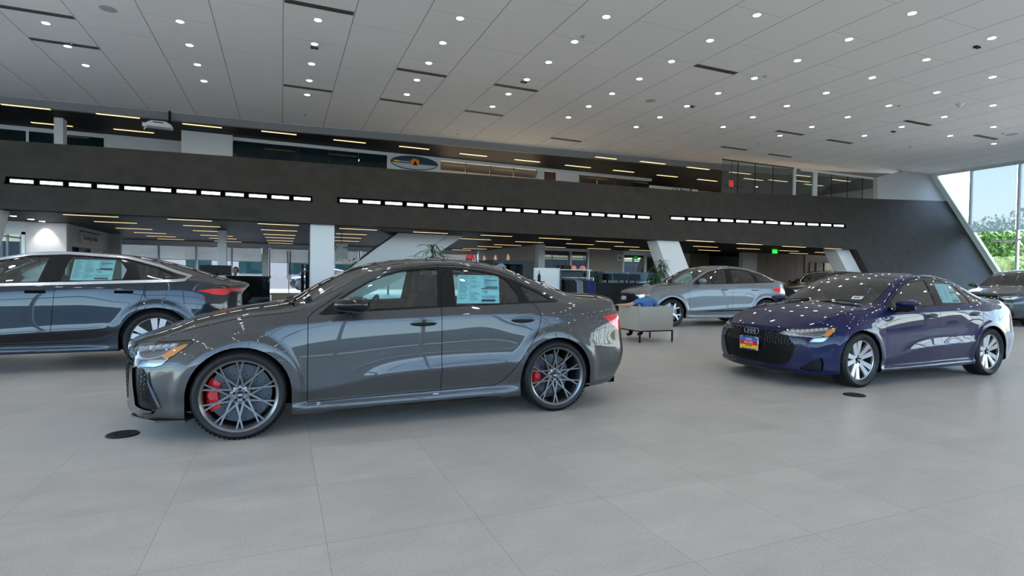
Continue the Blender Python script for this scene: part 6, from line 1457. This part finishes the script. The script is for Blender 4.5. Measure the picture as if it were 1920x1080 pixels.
# ------------------------------------------------------------------ cars on the floor
M['sheet'] = pbr('sheet_paper', (.62, .86, .88), .55)
grey = paint('paint_gunmetal', (.062, .061, .060), .4, .38); blue = paint('paint_navy', (.001, .004, .048), .0, .5); blue.node_tree.nodes['Principled BSDF'].inputs['Coat IOR'].default_value = 1.38
slate = paint('paint_slate_blue', (.014, .022, .031), .4, .35); silver = paint('paint_light_grey', (.17, .18, .19), .4, .35); black = paint('paint_black', (.006, .006, .007), .3, .25); green_ = paint('paint_dark_green_grey', (.05, .06, .065), .5, .3)
car1, S1 = sedan(True, 'sedan', 'glossy gunmetal grey sport sedan with red brake calipers, nearest the camera', grey); car1.location = (-.284, 4.54+.915, 0)
sticker(car1, S1['sy'], 1.765, 1.005, 2.17, 1.258, -1, lean=-.055)
def wtag(root, S, y, x=.50):
    m = MB(); m.prism([(x, y-.07, 0), (x, y+.07, 0), (x+.045, y+.07, .03), (x+.045, y-.07, .03)], (0, 0, .002)); return m
def windscreen_tag(root, x, y, z, sx, sz):
    m = MB(); m.prism([(x, y-.07, z), (x, y+.07, z), (x+sx, y+.07, z+sz), (x+sx, y-.07, z+sz)], (-.004, 0, .006)); o = m.build('stock_tag', M['white'], root)
    k = MB(); k.prism([(x+sx*.35, y-.045, z+sz*.35), (x+sx*.35, y+.045, z+sz*.35), (x+sx*.6, y+.045, z+sz*.6), (x+sx*.6, y-.045, z+sz*.6)], (-.006, 0, .009)); k.build('tag_print', M['black'], o)
windscreen_tag(car1, .455, -.52, 1.035, .05, .035)
car2, S2 = sedan(False, 'sedan', 'deep navy blue sedan with a colourful dealer plate on its grille', blue); car2.location = (6.31, 4.34+.875, 0); car2.scale = (.975, .955, .98)
sticker(car2, S2['sy'], 1.765, 1.01, 2.17, 1.258, -1, seed=4, lean=-.04)
windscreen_tag(car2, .47, -.46, 1.045, .05, .035)
xg = S2['fxf'](0, .47)-.035; pm = MB(); pm.box(xg, -.155, .385, xg+.008, .155, .555); pr = pm.build('dealer_plate', M['chrome'], car2, bevel=.003, seg=1)
for i, (z0, z1, cc, nm) in enumerate(((.503, .542, (.02, .14, .62), 'plate_blue_band'), (.447, .503, (.65, .01, .015), 'plate_red_band'), (.405, .447, (.9, .60, .01), 'plate_yellow_band'))):
    b = MB(); b.box(xg-.0015, -.143, z0, xg, .143, z1); b.build(nm, pbr(nm, cc, .4), pr)
def ptext(body, size, y, z): return text(body, size, (xg-.003, y, z), (PI/2, 0, -PI/2), M['white'], pr, ext=.0006, name='plate_lettering')
ptext('AUDI', .042, 0, .518); ptext('PACIFIC', .044, 0, .475)
b = MB()
for y0_, y1_, z_ in ((-.05, -.02, .434), (-.012, .02, .434), (.028, .055, .434), (-.12, -.06, .394), (-.05, .0, .394), (.012, .05, .394), (.06, .12, .394), (-.10, .10, .548)): b.box(xg-.003, y0_, z_-.005, xg-.0016, y1_, z_+.005)
b.build('plate_small_print', M['black'], pr)
car3, S3 = gen_car('electric_fastback', 'dark slate blue fastback with chrome window line, cropped by the left frame edge', etron_left(), slate); car3.location = (-1.475-2.95, 8.2+.955, 0)
sticker(car3, S3['sy'], 2.03, 1.125, 2.46, 1.385, -1, seed=7)
car4, S4 = gen_car('crossover', 'light grey sloping roof crossover behind the armchair', suv_fastback(), silver); car4.location = (9.49, 11.54+.93, 0); car4.rotation_euler = (0, 0, -.14); car4.scale = (1.05, 1, 1.03)
m = MB(); m.prism([(.58, -.55, 1.13), (.80, -.50, 1.27), (.80, -.18, 1.28), (.56, -.2, 1.15)], (0, 0, .004)); m.build('windscreen_sheet', M['sheet'], car4)
car5, S5 = gen_car('utility_car', 'black tall utility car showing only its roof behind the navy sedan', suv_tall(), black); car5.location = (20.6, 17.2, 0)
car6, S6 = gen_car('utility_car', 'dark green-grey utility car with a mesh grille, cropped at the right frame edge', suv_tall(1.0), green_); car6.location = (20.4, 9.9, 0)
for rt, S in ((car4, S4), (car6, S6)):
    g = MB(); fx = S['fxf']
    for i in range(-7, 8):
        for j in range(0, 7):
            y = i*.075; z = .44+j*.066+(.033 if i % 2 else 0)
            if abs(y) < .50 and z < (.86 if rt is car6 else .78): x = fx(y, z)-.004; g.tube([(x, y-.030, z-.012), (x-.004, y, z+.014), (x, y+.030, z-.012)], .007, 5)
    g.build('grille_mesh', M['chrome'] if rt is car6 else M['gloss'], rt)
# cars parked outside the far glazing
def parked(src, x, y, lab, rz, paintm):
    o = copy_tree(src, None); o.location = (x, y, 0); o.rotation_euler = (0, 0, rz); o['label'] = lab
    return o
parked(car4, 1.5, 43.0, 'dark car parked outside beyond the far glass doors', .3, None); parked(car5, 5.2, 46.5, 'black tall utility car parked outside, seen left of the broad white column', PI, None)
# ------------------------------------------------------------------ outside
M['asphalt'] = pbr('asphalt', (.15, .155, .165), .8, noise=(.8, .1)); M['leafy'] = pbr('sunny_leaves', (.09, .20, .035), .6, noise=(1.5, .4)); M['palm'] = pbr('palm_leaves', (.14, .24, .05), .6, noise=(2, .3)); M['bark'] = pbr('tree_bark', (.16, .11, .07), .9)
o = MB(); o.box(-90, -90, -.25, 150, 120, -.21); struct(o, 'ground', M['asphalt'])
M['walk'] = pbr('pale_sidewalk', (.66, .66, .64), .8, noise=(.8, .1)); o = MB(); o.box(-40, -14.0, -.2, XW+6, YB-.15, -.02); o.box(XW+.2, YB, -.2, XW+6, 40, -.02); o.box(-28, YB, -.2, -20.3, 40, -.02); struct(o, 'ground_walk', M['walk'])  # pale paving added outside, out of view, to bounce sun onto the ceiling
def leafcloud(mb, c, r, n, s, rn):
    for _ in range(n):
        d = Vector((rn.gauss(0, 1), rn.gauss(0, 1), rn.gauss(0, 1))).normalized()*(rn.random()**.35); p = Vector(c)+Vector((d.x*r[0], d.y*r[1], d.z*r[2]))
        a = Vector((rn.uniform(-1, 1), rn.uniform(-1, 1), rn.uniform(-1, 1))).normalized(); b = a.cross(Vector((rn.uniform(-1, 1), rn.uniform(-1, 1), 1))).normalized(); q = s*rn.uniform(.6, 1.3)
        mb.add([p-a*q, p+b*q*.4, p+a*q, p-b*q*.4], [(0, 1, 2, 3)])
def tree(x, y, h, r, lab, seed, n=2600, s=.22):
    rn = random.Random(seed); t = empty('tree', (x, y, -.21), 0, lab, 'tree'); m = MB()
    m.tube([(0, 0, 0), (.1, .1, h*.3), (0, .1, h*.6)], [.22, .17, .1], 9)
    for k in range(7): a = k*.9; m.tube([(0, .1, h*(.3+.04*k)), (r*.5*math.cos(a), r*.5*math.sin(a), h*(.55+.05*k))], [.08, .03], 6)
    m.build('trunk', M['bark'], t, smooth=True); lf = MB()
    for k in range(9): a = rn.random()*6.28; q = rn.random()*r*.65; leafcloud(lf, (q*math.cos(a), q*math.sin(a), h*rn.uniform(.45, .88)), (r*.5, r*.5, h*.17), n//9, s, rn)
    lf.build('crown', M['leafy'], t)
def palm(x, y, h, lab, seed):
    rn = random.Random(seed); t = empty('palm_tree', (x, y, -.21), 0, lab, 'tree'); m = MB(); m.tube([(0, 0, 0), (.1, 0, h*.5), (.05, .1, h)], [.2, .15, .13], 9); m.build('trunk', M['bark'], t, smooth=True); lf = MB()
    for k in range(34):
        a = k*2.4; el = rn.uniform(-.5, 1.1); d = Vector((math.cos(a), math.sin(a), el)).normalized(); c = Vector((.05, .1, h)); L_ = rn.uniform(1.3, 1.9)
        for j in range(12):
            d = (d+Vector((0, 0, -.13))).normalized(); c = c+d*L_/12; sd = d.cross(Vector((0, 0, 1))).normalized()
            for s in (-1, 1): e = c+(sd*s*.8+d*.6-Vector((0, 0, .35))).normalized()*.42; lf.add([c, c+d*.05, e, e-d*.03], [(0, 1, 2, 3)])
    lf.build('fronds', M['palm'], t)
def outp(px, py, X): return at_x(px, py, X)
q = outp(1868, 470, 52); tree(q.x, q.y, 6.3, 3.0, 'bushy green tree outside the right glass wall', 1)
q = outp(1893, 500, 47); palm(q.x, q.y, 3.1, 'shaggy palm outside the right glass wall beside the mullion', 2)
q = outp(1900, 470, 60); tree(q.x, q.y-3, 9, 3.5, 'tall tree silhouetted behind the pale roller blind', 5, n=2000)
q = outp(1840, 470, 62); tree(q.x, q.y, 8.0, 3.5, 'tall tree outside behind the slanted wall edge', 6, n=1500)
b = MB(); b.box(70, 5, -.2, 80, 44, 5); o = b.build('building', pbr('tan_stucco', (.45, .30, .22), .8)); tag(o, 'tan low building outside behind the trees at the right', 'building'); w_ = MB()
for k in range(8): w_.box(69.95, 8+k*4.5, 1.5, 70, 10+k*4.5, 3.2)
w_.build('window', M['darkpane'], o)
b = MB(); b.box(-14, 56, -.2, 22, 60, 4.2); o = b.build('building', pbr('grey_render', (.15, .15, .16), .8)); tag(o, 'grey building outside beyond the far glass doors', 'building'); w_ = MB()
for k in range(8): w_.box(-12+k*4.2, 55.95, 1.2, -10+k*4.2, 56, 3)
w_.build('window', M['darkpane'], o)
# building across the street, out of view; toned and sized for the car reflections
b = MB(); b.box(-60, -38, -.2, 90, -34, 4.6); o = b.build('building', pbr('blue_grey_facade', (.10, .13, .17), .8)); tag(o, 'blue-grey building across the street behind the viewer', 'building')
# ------------------------------------------------------------------ light
w = bpy.data.worlds.new('sky'); scene.world = w; w.use_nodes = True; nt = w.node_tree; bg = nt.nodes['Background']
sk = nt.nodes.new('ShaderNodeTexSky'); sk.sky_type = 'NISHITA'; sk.sun_disc = False; sk.sun_elevation = math.radians(52); sk.sun_rotation = math.radians(40); sk.air_density = 1.0; sk.dust_density = 1.5; hs = nt.nodes.new('ShaderNodeHueSaturation'); hs.inputs['Saturation'].default_value = 1.0; L(nt, sk.outputs[0], hs.inputs['Color']); L(nt, hs.outputs[0], bg.inputs[0]); bg.inputs[1].default_value = SKY
sun = bpy.data.lights.new('sun', 'SUN'); sun.energy = 3.0*SUNK; sun.angle = .01; sun.color = (1, .95, .88); so = bpy.data.objects.new('sun', sun); link(so)
sd = Vector((-.25, .50, -1.25)).normalized(); so.rotation_euler = sd.to_track_quat('-Z', 'Y').to_euler()
def portal(nm, c, nrm, sx, sz):
    a = bpy.data.lights.new(nm, 'AREA'); a.shape = 'RECTANGLE'; a.size = sx; a.size_y = sz; a.cycles.is_portal = True; o = bpy.data.objects.new(nm, a); link(o); o.location = c; o.rotation_euler = Vector(nrm).to_track_quat('-Z', 'Y').to_euler()
portal('window_portal', (XW+.3, 5, HC/2), (-1, 0, 0), 27, HC)
portal('window_portal', ((XW-20)/2, YB-.4, HC/2), (0, 1, 0), 60, HC)
portal('window_portal', (-20.3, 9, HC/2), (1, 0, 0), 34, HC)
def room_lamp(nm, c, sx, sy, e):
    a = bpy.data.lights.new(nm, 'AREA'); a.shape = 'RECTANGLE'; a.size = sx; a.size_y = sy; a.energy = e; a.color = (1, .80, .58); o = bpy.data.objects.new(nm, a); link(o); o.location = c
room_lamp('office_lamp', (11, 33.2, 7.9), 16, .5, 950)
room_lamp('office_lamp', (33, 28.5, 7.6), 10, 2, 260)
portal('window_portal', (2, YS+.3, 1.4), (0, -1, 0), 20.5, 2.8)
# lamp over the white wall at the left
sp = bpy.data.lights.new('wall_spot', 'SPOT'); sp.energy = 50; sp.spot_size = 1.3; sp.spot_blend = .6; sp.color = (1, .93, .88); sp.shadow_soft_size = .05; o = bpy.data.objects.new('wall_spot', sp); link(o); o.location = (-7.9, 24.75, HL-.03); o.rotation_euler = Vector((0, .28, -1)).to_track_quat('-Z', 'Y').to_euler()
for i, (px, py) in enumerate(((25, 405), (58, 411), (79, 415))):
    v = at_z(px, py, HL); m = MB(); m.disc((v.x, v.y, HL-.004), .085, 'z', 16); m.v = m.v[::-1]; tag(m.build('downlight', M['spot']), 'round downlight in the lower ceiling above the white wall at the left', 'ceiling light', 'downlights of the lower ceiling at the left')
for i, y in enumerate((30.5, 32.6, 34.7)):
    sp = bpy.data.lights.new('wall_washer', 'SPOT'); sp.energy = 25; sp.spot_size = 1.1; sp.spot_blend = .7; sp.color = (1, .72, .45); sp.shadow_soft_size = .04; o = bpy.data.objects.new('wall_washer', sp); link(o); o.location = (12.2, y, HL-.03); o.rotation_euler = Vector((.25, 0, -1)).to_track_quat('-Z', 'Y').to_euler()
scene.view_settings.exposure = EXPO
cam = bpy.data.cameras.new('camera'); co = bpy.data.objects.new('camera', cam); link(co); scene.camera = co
cam.sensor_width = 36; cam.lens = FPX/1920*36; cam.clip_start = .05; cam.clip_end = 500
R3 = Matrix((RGT, UPV, -FWD)).transposed(); co.matrix_world = Matrix.Translation((0, 0, CAM_H)) @ R3.to_4x4()
scene.view_settings.view_transform = 'Standard'; scene.view_settings.look = 'None'; scene.view_settings.gamma = 1; scene.view_settings.use_curve_mapping = False
